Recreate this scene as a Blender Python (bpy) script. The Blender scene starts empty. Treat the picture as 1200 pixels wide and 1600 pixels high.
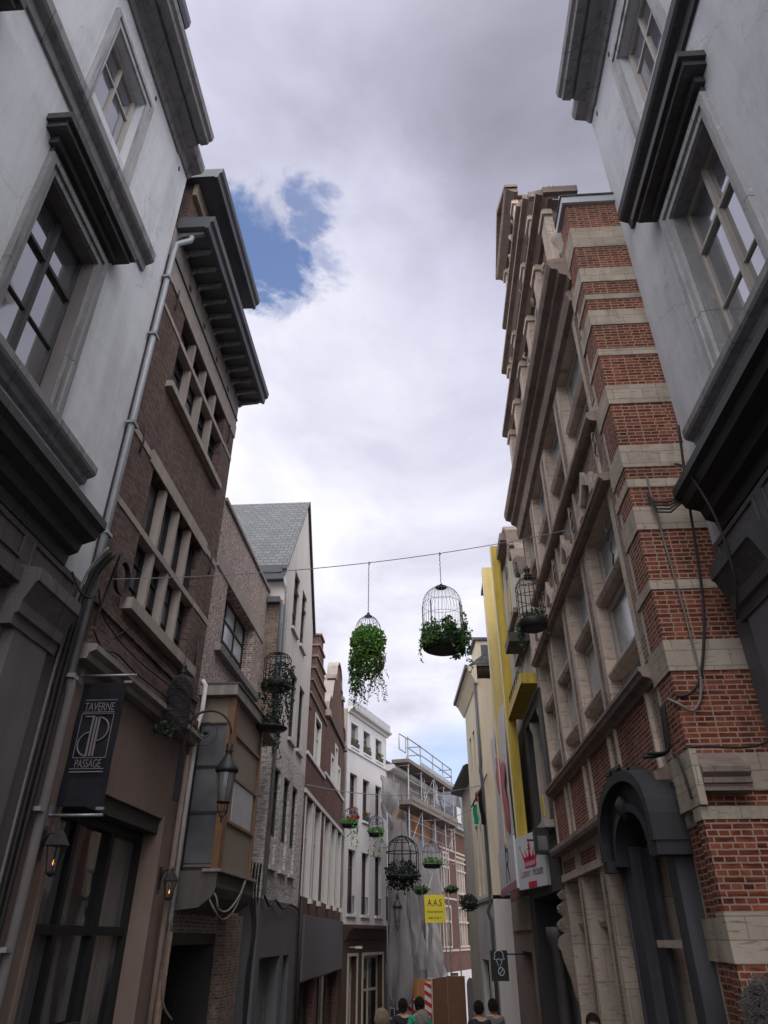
import bpy, bmesh, math, random
from mathutils import Vector, Matrix, Quaternion
R_ = math.radians
random.seed(7)
S = bpy.context.scene
COL = S.collection

# ------------------------------------------------------------------ camera
cam_d = bpy.data.cameras.new("Camera"); cam = bpy.data.objects.new("Camera", cam_d); COL.objects.link(cam)
cam_d.sensor_fit = 'VERTICAL'; cam_d.sensor_height = 36.0; cam_d.lens = 24.26
cam_d.clip_end = 2000; cam_d.clip_start = 0.05
CAMH = 2.3
ROT = Matrix(((0.99815773, 0.03312012, 0.05083501),
              (0.06065478, -0.52452239, -0.84923334),
              (-0.00146261, 0.85075221, -0.52556497))).to_4x4()
cam_m = ROT.copy(); cam_m.translation = Vector((0, 0, CAMH))
# re-orthonormalise
q = cam_m.to_quaternion(); q.normalize()
cam.rotation_mode = 'QUATERNION'; cam.rotation_quaternion = q; cam.location = (0, 0, CAMH)
S.camera = cam
S.render.resolution_x = 768; S.render.resolution_y = 1024
S.view_settings.view_transform = 'Standard'; S.view_settings.look = 'None'
S.view_settings.exposure = 0.0; S.view_settings.gamma = 1.0

# ------------------------------------------------------------------ node helpers
def nn(nt, t, **k):
    n = nt.nodes.new(t)
    for a, b in k.items():
        if a in n.inputs.keys() if False else False: pass
        setattr(n, a, b)
    return n
def lk(nt, a, b): nt.links.new(a, b)
def mathn(nt, op, a, b=None, c=None, clamp=False):
    n = nt.nodes.new('ShaderNodeMath'); n.operation = op; n.use_clamp = clamp
    for i, v in enumerate((a, b, c)):
        if v is None: continue
        if isinstance(v, (int, float)): n.inputs[i].default_value = v
        else: lk(nt, v, n.inputs[i])
    return n.outputs[0]
def mixc(nt, f, a, b, mode='MIX'):
    n = nt.nodes.new('ShaderNodeMix'); n.data_type = 'RGBA'; n.blend_type = mode
    for s, v in ((0, f), (6, a), (7, b)):
        if isinstance(v, (int, float)): n.inputs[s].default_value = v
        elif isinstance(v, (tuple, list)): n.inputs[s].default_value = (*v[:3], 1)
        else: lk(nt, v, n.inputs[s])
    return n.outputs[2]
def ramp(nt, f, stops):
    n = nt.nodes.new('ShaderNodeValToRGB')
    cr = n.color_ramp
    while len(cr.elements) < len(stops): cr.elements.new(0.5)
    for e, (p, c) in zip(cr.elements, stops):
        e.position = p; e.color = (c, c, c, 1) if isinstance(c, (int, float)) else (*c, 1)
    lk(nt, f, n.inputs[0]); return n.outputs[0]
def noise(nt, vec, scale, detail=4, rough=0.55, dist=0.0):
    n = nt.nodes.new('ShaderNodeTexNoise'); n.inputs['Scale'].default_value = scale
    n.inputs['Detail'].default_value = detail; n.inputs['Roughness'].default_value = rough
    n.inputs['Distortion'].default_value = dist
    lk(nt, vec, n.inputs['Vector']); return n.outputs['Fac']
def mapped(nt, vec, sc=(1, 1, 1), loc=(0, 0, 0)):
    n = nt.nodes.new('ShaderNodeMapping'); n.inputs['Scale'].default_value = sc; n.inputs['Location'].default_value = loc
    lk(nt, vec, n.inputs['Vector']); return n.outputs[0]

# ------------------------------------------------------------------ world: clouds over a clear sky, seen by direction
W = bpy.data.worlds.new("World"); S.world = W; W.use_nodes = True
nt = W.node_tree; nt.nodes.clear()
tc = nt.nodes.new('ShaderNodeTexCoord'); D = tc.outputs['Generated']
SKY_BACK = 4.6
SUN_EL, SUN_AZ = R_(56), R_(172)      # veiled sun high behind the camera
sky = nt.nodes.new('ShaderNodeTexSky'); sky.sky_type = 'NISHITA'; sky.sun_disc = False
sky.sun_elevation = SUN_EL; sky.sun_rotation = SUN_AZ
sky.air_density = 1.0; sky.dust_density = 0.3; sky.ozone_density = 2.5
bg1 = nt.nodes.new('ShaderNodeBackground'); bg1.inputs[1].default_value = 0.15; lk(nt, mixc(nt, 1.0, sky.outputs[0], (1.10, 1.15, 1.30), 'MULTIPLY'), bg1.inputs[0])
sep = nt.nodes.new('ShaderNodeSeparateXYZ'); lk(nt, D, sep.inputs[0])
zz = mathn(nt, 'ADD', mathn(nt, 'MAXIMUM', sep.outputs[2], 0.0), 0.22)
cmb = nt.nodes.new('ShaderNodeCombineXYZ')
lk(nt, mathn(nt, 'DIVIDE', sep.outputs[0], zz), cmb.inputs[0]); lk(nt, mathn(nt, 'DIVIDE', sep.outputs[1], zz), cmb.inputs[1])
CV = cmb.outputs[0]
HOLE = ((-0.2158, 0.5876, 0.7799), (-0.1938, 0.6123, 0.7665), (-0.1518, 0.5499, 0.8213), (-0.1495, 0.6317, 0.7606))
def blob(v, sharp0, sharp1, amt=0.0, ns=6.0):
    d = nt.nodes.new('ShaderNodeVectorMath'); d.operation = 'DOT_PRODUCT'; lk(nt, D, d.inputs[0])
    vv = Vector(v).normalized(); d.inputs[1].default_value = vv
    o = d.outputs['Value']
    if amt: o = mathn(nt, 'ADD', o, mathn(nt, 'MULTIPLY', mathn(nt, 'SUBTRACT', noise(nt, CV, ns, 6, 0.6, 0.4), 0.5), amt))
    m = nt.nodes.new('ShaderNodeMapRange'); m.interpolation_type = 'SMOOTHSTEP'
    m.inputs[1].default_value = sharp0; m.inputs[2].default_value = sharp1; lk(nt, o, m.inputs[0])
    return m.outputs[0]
n1 = noise(nt, mapped(nt, CV, (1, 1, 1), (3.1, 1.7, 0)), 1.5, 6, 0.5, 0.6)
n2 = noise(nt, mapped(nt, CV, (1, 1, 1), (0.4, 5.2, 0)), 4.0, 7, 0.55, 0.5)
base = mathn(nt, 'SUBTRACT', mathn(nt, 'ADD', mathn(nt, 'MULTIPLY', n1, 0.65), mathn(nt, 'MULTIPLY', n2, 0.52)), 0.125)     # ~0.45
dark = blob((0.10, 0.47, 0.87), 0.80, 1.0, 0.10, 2.0)
dark2 = blob((0.19, 0.62, 0.76), 0.88, 1.0, 0.08, 2.5)
brt = blob((-0.06, 0.83, 0.53), 0.85, 1.0, 0.10, 3.0)
brtL = blob((-0.30, 0.42, 0.86), 0.90, 1.0, 0.10, 3.0)
val = mathn(nt, 'ADD', base, mathn(nt, 'MULTIPLY', brt, 0.35))
val = mathn(nt, 'ADD', val, mathn(nt, 'MULTIPLY', brtL, 0.16))
val = mathn(nt, 'SUBTRACT', val, mathn(nt, 'MULTIPLY', dark, 0.14))
val = mathn(nt, 'SUBTRACT', val, mathn(nt, 'MULTIPLY', dark2, 0.10))
ccol = ramp(nt, val, [(0.0, (0.27, 0.27, 0.335)), (0.36, (0.48, 0.48, 0.60)), (0.55, (0.65, 0.655, 0.81)), (0.72, (0.85, 0.85, 0.98)), (0.88, (1.05, 1.05, 1.10))])
bg2 = nt.nodes.new('ShaderNodeBackground')
# unseen cloud overhead and behind the camera, brightness added to light the walls
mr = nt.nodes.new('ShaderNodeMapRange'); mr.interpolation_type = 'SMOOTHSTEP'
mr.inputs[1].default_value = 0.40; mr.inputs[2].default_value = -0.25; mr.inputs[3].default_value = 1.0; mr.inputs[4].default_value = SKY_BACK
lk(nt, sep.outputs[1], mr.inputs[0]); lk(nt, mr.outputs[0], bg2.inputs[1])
warm = nt.nodes.new('ShaderNodeMapRange'); warm.inputs[1].default_value = 0.42; warm.inputs[2].default_value = 0.1; lk(nt, sep.outputs[1], warm.inputs[0])
ccol = mixc(nt, warm.outputs[0], ccol, mixc(nt, 1.0, (.965, .965, 1.0), ramp(nt, val, [(0.2, .40), (0.8, .72)]), 'MULTIPLY')); lk(nt, ccol, bg2.inputs[0])
hole = mathn(nt, 'MAXIMUM', blob(HOLE[0], 0.9976, 0.9999, 0.018, 5.0), blob(HOLE[1], 0.9980, 0.9999, 0.016, 5.0))
hole = mathn(nt, 'MAXIMUM', hole, mathn(nt, 'MULTIPLY', blob(HOLE[2], 0.9984, 1.0002, 0.012, 10.0), 0.8))
hole = mathn(nt, 'MAXIMUM', hole, mathn(nt, 'MULTIPLY', blob(HOLE[3], 0.9978, 1.0002, 0.014, 10.0), 0.6))
hole = mathn(nt, 'MAXIMUM', hole, mathn(nt, 'MULTIPLY', blob((0.045, 0.99, 0.15), 0.991, 0.9985, 0.004, 3.0), 0.6))
hole = mathn(nt, 'MULTIPLY', hole, 0.92)
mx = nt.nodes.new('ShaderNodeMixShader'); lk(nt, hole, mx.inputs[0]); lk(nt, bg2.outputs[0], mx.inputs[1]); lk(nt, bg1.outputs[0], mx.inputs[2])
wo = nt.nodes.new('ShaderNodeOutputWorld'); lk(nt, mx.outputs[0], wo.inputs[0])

sd = bpy.data.lights.new("Sun", 'SUN'); sd.energy = 1.2; sd.angle = R_(35); sd.color = (1.0, 0.955, 0.91)
sun = bpy.data.objects.new("Sun", sd); COL.objects.link(sun)
sdir = Vector((math.sin(SUN_AZ) * math.cos(SUN_EL), math.cos(SUN_AZ) * math.cos(SUN_EL), math.sin(SUN_EL)))
sun.rotation_euler = sdir.to_track_quat('Z', 'Y').to_euler()

# ------------------------------------------------------------------ materials
def newmat(name):
    m = bpy.data.materials.new(name); m.use_nodes = True
    nt = m.node_tree; b = nt.nodes['Principled BSDF']
    tc = nt.nodes.new('ShaderNodeTexCoord')
    return m, nt, b, tc.outputs['Object']
def setbump(nt, b, h, strength=0.4, dist=0.01):
    bp = nt.nodes.new('ShaderNodeBump'); bp.inputs['Strength'].default_value = strength; bp.inputs['Distance'].default_value = dist
    lk(nt, h, bp.inputs['Height']); lk(nt, bp.outputs[0], b.inputs['Normal'])
def plain(name, c, rough=0.7, var=0.25, scale=3.0, metal=0.0, bump=0.15, streak=0.0, spec=0.3, fine=40, bd=0.004):
    m, nt, b, v = newmat(name)
    n = noise(nt, v, scale, 6, 0.6)
    f = mathn(nt, 'ADD', 1 - var, mathn(nt, 'MULTIPLY', n, 2 * var))
    if streak:
        s = noise(nt, mapped(nt, v, (4, 4, 0.35)), 1.6, 5, 0.65)
        s = ramp(nt, s, [(0.35, 1.0), (0.75, 1 - streak)])
        f = mathn(nt, 'MULTIPLY', f, s)
    col = mixc(nt, 1.0, c, f, 'MULTIPLY')
    lk(nt, col, b.inputs['Base Color'])
    b.inputs['Roughness'].default_value = rough; b.inputs['Metallic'].default_value = metal
    b.inputs['Specular IOR Level'].default_value = spec
    if bump: setbump(nt, b, noise(nt, v, fine, 4, 0.6), bump, bd)
    return m
def moulding(name, c, rough=.7):
    m, nt, b, v = newmat(name)
    sp = nt.nodes.new('ShaderNodeSeparateXYZ'); lk(nt, v, sp.inputs[0]); cb = nt.nodes.new('ShaderNodeCombineXYZ')
    lk(nt, mathn(nt, 'ADD', sp.outputs[0], sp.outputs[1]), cb.inputs[0]); lk(nt, sp.outputs[2], cb.inputs[1])
    t = nt.nodes.new('ShaderNodeTexBrick'); lk(nt, cb.outputs[0], t.inputs['Vector'])
    t.inputs['Scale'].default_value = 1.0; t.inputs['Brick Width'].default_value = 1.07; t.inputs['Row Height'].default_value = 9.0; t.inputs['Mortar Size'].default_value = .006
    n = noise(nt, v, 2.2, 7, .7, .4); f = mathn(nt, 'ADD', .62, mathn(nt, 'MULTIPLY', n, .76))
    col = mixc(nt, 1.0, c, f, 'MULTIPLY')
    pe = ramp(nt, noise(nt, v, 7.0, 6, .75, .5), [(.60, 0.0), (.64, .45)])
    col = mixc(nt, pe, col, (c[0] * 1.9 + .02, c[1] * 1.85 + .02, c[2] * 1.8 + .02))
    dr_ = ramp(nt, noise(nt, mapped(nt, v, (5, 5, .5)), 1.2, 6, .7), [(.52, 0.0), (.74, .65)])
    col = mixc(nt, dr_, col, (.03, .028, .028))
    col = mixc(nt, mathn(nt, 'MULTIPLY', t.outputs['Fac'], .8), col, (.02, .02, .02))
    lk(nt, col, b.inputs['Base Color']); b.inputs['Roughness'].default_value = rough; b.inputs['Specular IOR Level'].default_value = .25
    setbump(nt, b, mathn(nt, 'ADD', mathn(nt, 'MULTIPLY', noise(nt, v, 9, 6, .7), 1.3), mathn(nt, 'SUBTRACT', pe, t.outputs['Fac'])), .6, .008)
    return m
def plaster(name, c):
    m, nt, b, v = newmat(name)
    big = noise(nt, v, .55, 6, .62, .5); mid = noise(nt, v, 2.6, 6, .7, .3)
    f = mathn(nt, 'ADD', .80, mathn(nt, 'ADD', mathn(nt, 'MULTIPLY', big, .30), mathn(nt, 'MULTIPLY', mid, .12)))
    st = ramp(nt, noise(nt, mapped(nt, v, (2.2, 2.2, .22)), 1.2, 6, .7, .4), [(.46, 1.0), (.74, .78)])
    f = mathn(nt, 'MULTIPLY', f, st)
    vo = nt.nodes.new('ShaderNodeTexVoronoi'); vo.feature = 'DISTANCE_TO_EDGE'; vo.inputs['Scale'].default_value = .7
    dv = nt.nodes.new('ShaderNodeVectorMath'); dv.operation = 'ADD'; lk(nt, v, dv.inputs[0])
    n3 = nt.nodes.new('ShaderNodeTexNoise'); n3.inputs['Scale'].default_value = 3.0; n3.inputs['Detail'].default_value = 6; lk(nt, v, n3.inputs['Vector'])
    sc_ = nt.nodes.new('ShaderNodeVectorMath'); sc_.operation = 'SCALE'; sc_.inputs['Scale'].default_value = .5; lk(nt, n3.outputs['Color'], sc_.inputs[0]); lk(nt, sc_.outputs[0], dv.inputs[1])
    lk(nt, dv.outputs[0], vo.inputs['Vector'])
    ck = ramp(nt, vo.outputs['Distance'], [(.0, 1.0), (.009, 0.0)])
    ck = mathn(nt, 'MULTIPLY', ck, ramp(nt, noise(nt, v, .8, 2), [(.44, 0.0), (.56, .35)]))
    col = mixc(nt, 1.0, c, f, 'MULTIPLY')
    col = mixc(nt, ramp(nt, noise(nt, v, 1.7, 5, .7), [(.52, 0.0), (.70, .5)]), col, (c[0] * .74, c[1] * .73, c[2] * .69))
    col = mixc(nt, ck, col, (.08, .075, .07))
    col = mixc(nt, ramp(nt, noise(nt, v, 34, 2, .5), [(.70, 0.0), (.74, .35)]), col, (c[0] * .5, c[1] * .5, c[2] * .5))
    lk(nt, col, b.inputs['Base Color']); b.inputs['Roughness'].default_value = .88; b.inputs['Specular IOR Level'].default_value = .2
    setbump(nt, b, mathn(nt, 'SUBTRACT', mathn(nt, 'ADD', noise(nt, v, 28, 4, .6), mathn(nt, 'MULTIPLY', big, 2.0)), ck), .35, .006)
    return m
def brick(name, c1, c2, mort, bw=0.195, rh=0.058, ms=0.009, dirt=0.3, bump=0.8, patch=None, offs=0.5):
    m, nt, b, v = newmat(name)
    sp = nt.nodes.new('ShaderNodeSeparateXYZ'); lk(nt, v, sp.inputs[0])
    cb = nt.nodes.new('ShaderNodeCombineXYZ')
    wob = mathn(nt, 'MULTIPLY', mathn(nt, 'SUBTRACT', noise(nt, v, 6, 3), 0.5), 0.012)
    lk(nt, mathn(nt, 'ADD', mathn(nt, 'ADD', sp.outputs[0], sp.outputs[1]), wob), cb.inputs[0])
    lk(nt, mathn(nt, 'ADD', sp.outputs[2], wob), cb.inputs[1])
    t = nt.nodes.new('ShaderNodeTexBrick'); lk(nt, cb.outputs[0], t.inputs['Vector'])
    t.inputs['Scale'].default_value = 1.0; t.inputs['Brick Width'].default_value = bw; t.inputs['Row Height'].default_value = rh
    t.inputs['Mortar Size'].default_value = ms; t.inputs['Mortar Smooth'].default_value = 0.25; t.inputs['Bias'].default_value = -0.1
    t.offset = offs; t.squash = 0.55; t.squash_frequency = 2
    t.inputs['Color1'].default_value = (*c1, 1); t.inputs['Color2'].default_value = (*c2, 1); t.inputs['Mortar'].default_value = (*mort, 1)
    n = noise(nt, v, 1.1, 6, 0.65)
    f = mathn(nt, 'ADD', 1 - dirt, mathn(nt, 'MULTIPLY', n, 2 * dirt))
    n3 = noise(nt, v, 25, 3, 0.7)
    f = mathn(nt, 'MULTIPLY', f, mathn(nt, 'ADD', 0.75, mathn(nt, 'MULTIPLY', n3, 0.5)))
    dk = ramp(nt, noise(nt, mapped(nt, cb.outputs[0], (1 / bw, 1 / rh, 1)), .9, 1, .5), [(.50, 1.0), (.62, .48)])
    col = mixc(nt, t.outputs['Fac'], mixc(nt, 1.0, t.outputs['Color'], dk, 'MULTIPLY'), t.outputs['Color'])
    col = mixc(nt, 1.0, col, f, 'MULTIPLY')
    so = ramp(nt, noise(nt, mapped(nt, v, (1, 1, .45)), .9, 6, .7), [(.50, 0.0), (.74, .62)])
    col = mixc(nt, so, col, (.045, .036, .034))
    if patch:
        pf = ramp(nt, noise(nt, v, patch[1], 6, 0.75), [(patch[2] - 0.03, 0.0), (patch[2] + 0.05, 1.0)])
        col = mixc(nt, pf, col, patch[0])
    lk(nt, col, b.inputs['Base Color']); b.inputs['Roughness'].default_value = 0.88; b.inputs['Specular IOR Level'].default_value = 0.2
    h = mathn(nt, 'ADD', mathn(nt, 'SUBTRACT', 1.0, t.outputs['Fac']), mathn(nt, 'MULTIPLY', n3, 0.5))
    setbump(nt, b, h, bump, 0.008)
    return m
def stone(name, c, bw=0.5, rh=0.28, dirt=0.35, crack=True):
    m, nt, b, v = newmat(name)
    sp = nt.nodes.new('ShaderNodeSeparateXYZ'); lk(nt, v, sp.inputs[0])
    cb = nt.nodes.new('ShaderNodeCombineXYZ')
    lk(nt, mathn(nt, 'ADD', sp.outputs[0], sp.outputs[1]), cb.inputs[0]); lk(nt, sp.outputs[2], cb.inputs[1])
    t = nt.nodes.new('ShaderNodeTexBrick'); lk(nt, cb.outputs[0], t.inputs['Vector'])
    t.inputs['Scale'].default_value = 1.0; t.inputs['Brick Width'].default_value = bw; t.inputs['Row Height'].default_value = rh
    t.inputs['Mortar Size'].default_value = 0.005; t.inputs['Mortar Smooth'].default_value = 0.3
    t.inputs['Color1'].default_value = (*c, 1); t.inputs['Color2'].default_value = (c[0] * .84, c[1] * .84, c[2] * .83, 1)
    t.inputs['Mortar'].default_value = (c[0] * .5, c[1] * .5, c[2] * .5, 1)
    n = noise(nt, v, 2.2, 7, 0.7)
    f = mathn(nt, 'ADD', 1 - dirt, mathn(nt, 'MULTIPLY', n, 2 * dirt))
    col = mixc(nt, 1.0, t.outputs['Color'], f, 'MULTIPLY')
    cr = noise(nt, mapped(nt, v, (1.2, 1.2, 9)), 3.0, 6, 0.75)
    if crack:
        col = mixc(nt, ramp(nt, cr, [(0.56, 0.0), (0.62, 0.7)]), col, (c[0] * .35, c[1] * .33, c[2] * .3))
    st = ramp(nt, noise(nt, mapped(nt, v, (3, 3, 0.4)), 1.3, 5, 0.6), [(0.52, 0.0), (0.8, 0.6)])
    col = mixc(nt, st, col, (0.055, 0.05, 0.047))
    lk(nt, col, b.inputs['Base Color']); b.inputs['Roughness'].default_value = 0.9; b.inputs['Specular IOR Level'].default_value = 0.2
    setbump(nt, b, mathn(nt, 'ADD', mathn(nt, 'MULTIPLY', cr, 0.7), mathn(nt, 'SUBTRACT', noise(nt, v, 30, 4, .7), t.outputs['Fac'])), 0.5, 0.008)
    return m
def glass(name, c=(0.02, 0.023, 0.028), ior=1.9, rough=0.04, curtain=0):
    m, nt, b, v = newmat(name)
    n = noise(nt, v, 1.3, 3, 0.5)
    gc_ = mixc(nt, ramp(nt, n, [(0.4, 0.0), (0.7, 1.0)]), c, (c[0] * 2.2, c[1] * 2.1, c[2] * 2.0))
    if curtain:
        cu_ = ramp(nt, noise(nt, mapped(nt, v, (1, 1, .25)), .9, 1, .4), [(.50, 0.0), (.53, 1.0)])
        fold = ramp(nt, noise(nt, mapped(nt, v, (14, 14, .2)), 1.0, 2, .5), [(.3, .5), (.7, 1.0)])
        gc_ = mixc(nt, mathn(nt, 'MULTIPLY', cu_, curtain), gc_, mixc(nt, 1.0, (.36, .35, .34), fold, 'MULTIPLY'))
    lk(nt, gc_, b.inputs['Base Color'])
    b.inputs['Roughness'].default_value = rough; b.inputs['IOR'].default_value = ior
    setbump(nt, b, noise(nt, v, 1.8, 2, 0.4), 0.12, 0.02)
    return m
def slate(name):
    m, nt, b, v = newmat(name)
    sp = nt.nodes.new('ShaderNodeSeparateXYZ'); lk(nt, v, sp.inputs[0])
    cb = nt.nodes.new('ShaderNodeCombineXYZ')
    lk(nt, mathn(nt, 'ADD', sp.outputs[0], mathn(nt, 'MULTIPLY', noise(nt, v, 3, 3), 0.05)), cb.inputs[0]); lk(nt, mathn(nt, 'ADD', sp.outputs[2], mathn(nt, 'MULTIPLY', noise(nt, v, 5, 3), 0.03)), cb.inputs[1])
    t = nt.nodes.new('ShaderNodeTexBrick'); lk(nt, cb.outputs[0], t.inputs['Vector'])
    t.inputs['Scale'].default_value = 1.0; t.inputs['Brick Width'].default_value = 0.26; t.inputs['Row Height'].default_value = 0.17
    t.inputs['Mortar Size'].default_value = 0.012; t.inputs['Mortar Smooth'].default_value = 0.5
    t.inputs['Color1'].default_value = (.085, .09, .10, 1); t.inputs['Color2'].default_value = (.12, .125, .135, 1); t.inputs['Mortar'].default_value = (.04, .04, .045, 1)
    lk(nt, t.outputs['Color'], b.inputs['Base Color']); b.inputs['Roughness'].default_value = 0.55
    setbump(nt, b, mathn(nt, 'SUBTRACT', 1.0, t.outputs['Fac']), 0.8, 0.02)
    return m
def pantile(name, c):
    m, nt, b, v = newmat(name)
    w = nt.nodes.new('ShaderNodeTexWave'); w.wave_type = 'BANDS'; w.bands_direction = 'Z'; w.inputs['Scale'].default_value = 2.2; w.inputs['Distortion'].default_value = 0.6
    lk(nt, v, w.inputs['Vector'])
    lk(nt, mixc(nt, w.outputs['Fac'], c, (c[0] * .35, c[1] * .35, c[2] * .35)), b.inputs['Base Color']); b.inputs['Roughness'].default_value = 0.8
    setbump(nt, b, w.outputs['Fac'], 0.8, 0.03); return m
def leafmat(name, c1, c2):
    m, nt, b, v = newmat(name)
    g = nt.nodes.new('ShaderNodeNewGeometry')
    dry = ramp(nt, g.outputs['Random Per Island'], [(.90, 0.0), (.93, .8)])
    lk(nt, mixc(nt, dry, mixc(nt, g.outputs['Random Per Island'], c1, c2), (.16, .12, .05)), b.inputs['Base Color'])
    b.inputs['Roughness'].default_value = 0.55
    b.inputs['Subsurface Weight'].default_value = 0.0
    tr = nt.nodes.new('ShaderNodeBsdfTranslucent'); lk(nt, mixc(nt, g.outputs['Random Per Island'], (c1[0]*1.4, c1[1]*1.5, c1[2]), (c2[0]*1.4, c2[1]*1.5, c2[2])), tr.inputs[0])
    ms = nt.nodes.new('ShaderNodeMixShader'); ms.inputs[0].default_value = 0.35
    out = nt.nodes['Material Output']; lk(nt, b.outputs[0], ms.inputs[1]); lk(nt, tr.outputs[0], ms.inputs[2]); lk(nt, ms.outputs[0], out.inputs[0])
    return m
def emit(name, c, s):
    m, nt, b, v = newmat(name); b.inputs['Base Color'].default_value = (*c, 1)
    b.inputs['Emission Color'].default_value = (*c, 1); b.inputs['Emission Strength'].default_value = s; return m

M = {}
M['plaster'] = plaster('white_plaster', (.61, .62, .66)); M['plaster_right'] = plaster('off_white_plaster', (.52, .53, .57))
M['trim'] = moulding('grey_moulding', (.22, .215, .222)); M['trim_ground'] = moulding('dark_grey_moulding', (.12, .11, .11))  # trim_ground: darker tone of the grey moulding for the ground floor
M['trim_light'] = moulding('light_grey_moulding', (.36, .355, .37)); M['trim_dark'] = moulding('dark_moulding', (.06, .057, .06), .6)
M['hood_stone'] = plain('blackened_stone', (.030, .030, .035), .65, .4, 3, bump=.4, streak=.3)
M['black'] = plain('black_paint', (.018, .018, .02), .5, .2, 4, bump=.05)
M['stucco_grey'] = plain('grey_stucco', (.15, .135, .135), .9, .3, 1.0, streak=.18)
M['stucco_brown'] = plain('brown_stucco', (.235, .175, .15), .9, .3, 1.1, streak=.12, bump=.4)
M['shop_dark'] = plain('dark_shopfront', (.05, .045, .045), .6, .25, 2)
M['shop_brown'] = plain('brown_shopfront', (.075, .045, .036), .6, .3, 2)
M['shop_grey'] = plain('grey_shopfront', (.12, .12, .13), .6, .2, 1, bump=.05)
M['slate_grey'] = plain('anthracite_panel', (.105, .105, .12), .5, .12, .6, bump=.03)
M['brickB'] = brick('brown_brick', (.125, .075, .064), (.20, .125, .107), (.13, .105, .095), ms=.010)
M['brickC'] = brick('weathered_brick', (.13, .05, .042), (.30, .15, .13), (.42, .36, .335), ms=.020, dirt=.5, bump=1.0, patch=((.52, .45, .42), 10.0, .53), rh=.065)
M['brickOld'] = brick('crumbling_brick', (.20, .10, .075), (.30, .21, .17), (.26, .22, .19), ms=.014, dirt=.55, bump=1.0, patch=((.30, .26, .23), 4.0, .55))
M['brickE'] = brick('brown_red_brick', (.15, .082, .068), (.20, .112, .092), (.16, .10, .085), ms=.008)
M['brickP'] = brick('red_brick', (.14, .036, .022), (.31, .09, .05), (.33, .245, .195), bw=.20, rh=.0583, ms=.0085, dirt=.42)
M['brickH'] = brick('orange_brick', (.13, .055, .04), (.18, .08, .055), (.18, .13, .11), ms=.007)
M['brickN'] = brick('dull_red_brick', (.26, .10, .085), (.30, .13, .11), (.26, .17, .15), ms=.007)
M['brickW'] = brick('white_painted_brick', (.58, .54, .52), (.63, .585, .565), (.42, .385, .37), ms=.009, dirt=.12, rh=.07)
M['stoneP'] = stone('sandstone', (.43, .365, .30), .42, .19)
M['stoneF'] = stone('facade_stone', (.56, .455, .385), .9, .55, .22)
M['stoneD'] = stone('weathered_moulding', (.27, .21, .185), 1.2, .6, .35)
M['stoneL'] = plain('light_stone', (.37, .32, .285), .85, .2, 3, streak=.3)
M['bluestone'] = plain('blue_stone', (.060, .060, .070), .6, .45, 2.0, bump=.3, streak=.4)
M['concrete'] = plain('concrete', (.30, .275, .255), .9, .25, 2, streak=.35)
M['concrete_dark'] = plain('dark_concrete', (.12, .105, .10), .9, .3, 2, streak=.3)
M['panel_tan'] = plain('tan_panel', (.25, .205, .165), .7, .15, 1.5, bump=.05)
M['wood_orange'] = plain('varnished_wood', (.20, .105, .055), .5, .3, 5)
M['rust'] = plain('rusty_metal', (.20, .13, .10), .8, .5, 9)
M['render_pink'] = plain('pale_render', (.56, .52, .50), .9, .1, 1, streak=.12)
M['render_white'] = plain('white_render', (.62, .59, .60), .9, .08, 1, streak=.1)
M['cream'] = plain('cream_render', (.68, .60, .46), .9, .1, 1, streak=.15)
M['cream_stone'] = plain('cream_stone', (.47, .43, .37), .9, .2, 1.5, streak=.4)
M['rubble'] = plain('rough_render', (.34, .31, .29), .95, .35, 1.4, bump=.6, streak=.4, fine=12)
M['yellow'] = plain('yellow_paint', (.50, .36, .05), .55, .25, 3, bump=.1, streak=.45)
M['yellow_pale'] = plain('faded_yellow_paint', (.55, .42, .16), .6, .15, 2, bump=.05, streak=.2)
M['yellow_sign'] = plain('yellow_sign', (.62, .50, .04), .5, .06, 2, bump=0)
M['white_paint'] = plain('white_paint', (.62, .60, .58), .5, .1, 2, bump=.05)
M['cream_paint'] = plain('cream_paint', (.50, .44, .37), .5, .15, 2, bump=.05)
M['sash'] = plain('pale_sash_paint', (.38, .345, .32), .5, .2, 3, bump=.05)
M['iron'] = plain('wrought_iron', (.02, .02, .024), .55, .2, 6, bump=.1, spec=.4)
M['wire'] = plain('steel_wire', (.20, .20, .25), .5, .1, 6, bump=0)
M['cable'] = plain('cable_sheath', (.022, .02, .021), .6, .3, 6, bump=0)
M['cable_grey'] = plain('grey_cable_sheath', (.17, .15, .14), .6, .3, 6, bump=0)
M['zinc'] = plain('zinc_pipe', (.33, .34, .37), .45, .2, 2, metal=.2, streak=.3)
M['zinc_dark'] = plain('dark_zinc', (.10, .105, .12), .5, .3, 2, metal=.2)
M['lead'] = plain('zinc_capping', (.42, .42, .45), .5, .2, 2)
M['glass'] = glass('window_glass', curtain=.5)
M['glass_sky'] = glass('bright_window_glass', (.06, .062, .075), 5.5, .05, 0)
M['glass_blue'] = glass('frosted_window_glass', (.22, .255, .275), 1.7, .2)
M['glass_pale'] = glass('pale_window_glass', (.30, .335, .37), 1.8, .12)
M['glass_dark'] = glass('dark_window_glass', (.008, .008, .009), 1.5, .06)
M['glass_dusty'] = glass('dusty_window_glass', (.06, .062, .07), 1.5, .4)
M['slate'] = slate('slate_tiles')
M['pantile'] = pantile('grey_pantiles', (.17, .15, .14))
M['pantile_red'] = pantile('red_pantiles', (.45, .12, .07))
M['tarp'] = plain('scaffold_netting', (.34, .32, .325), .8, .2, 1.2, bump=.8, streak=.3, fine=4.5, bd=.06)
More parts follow.
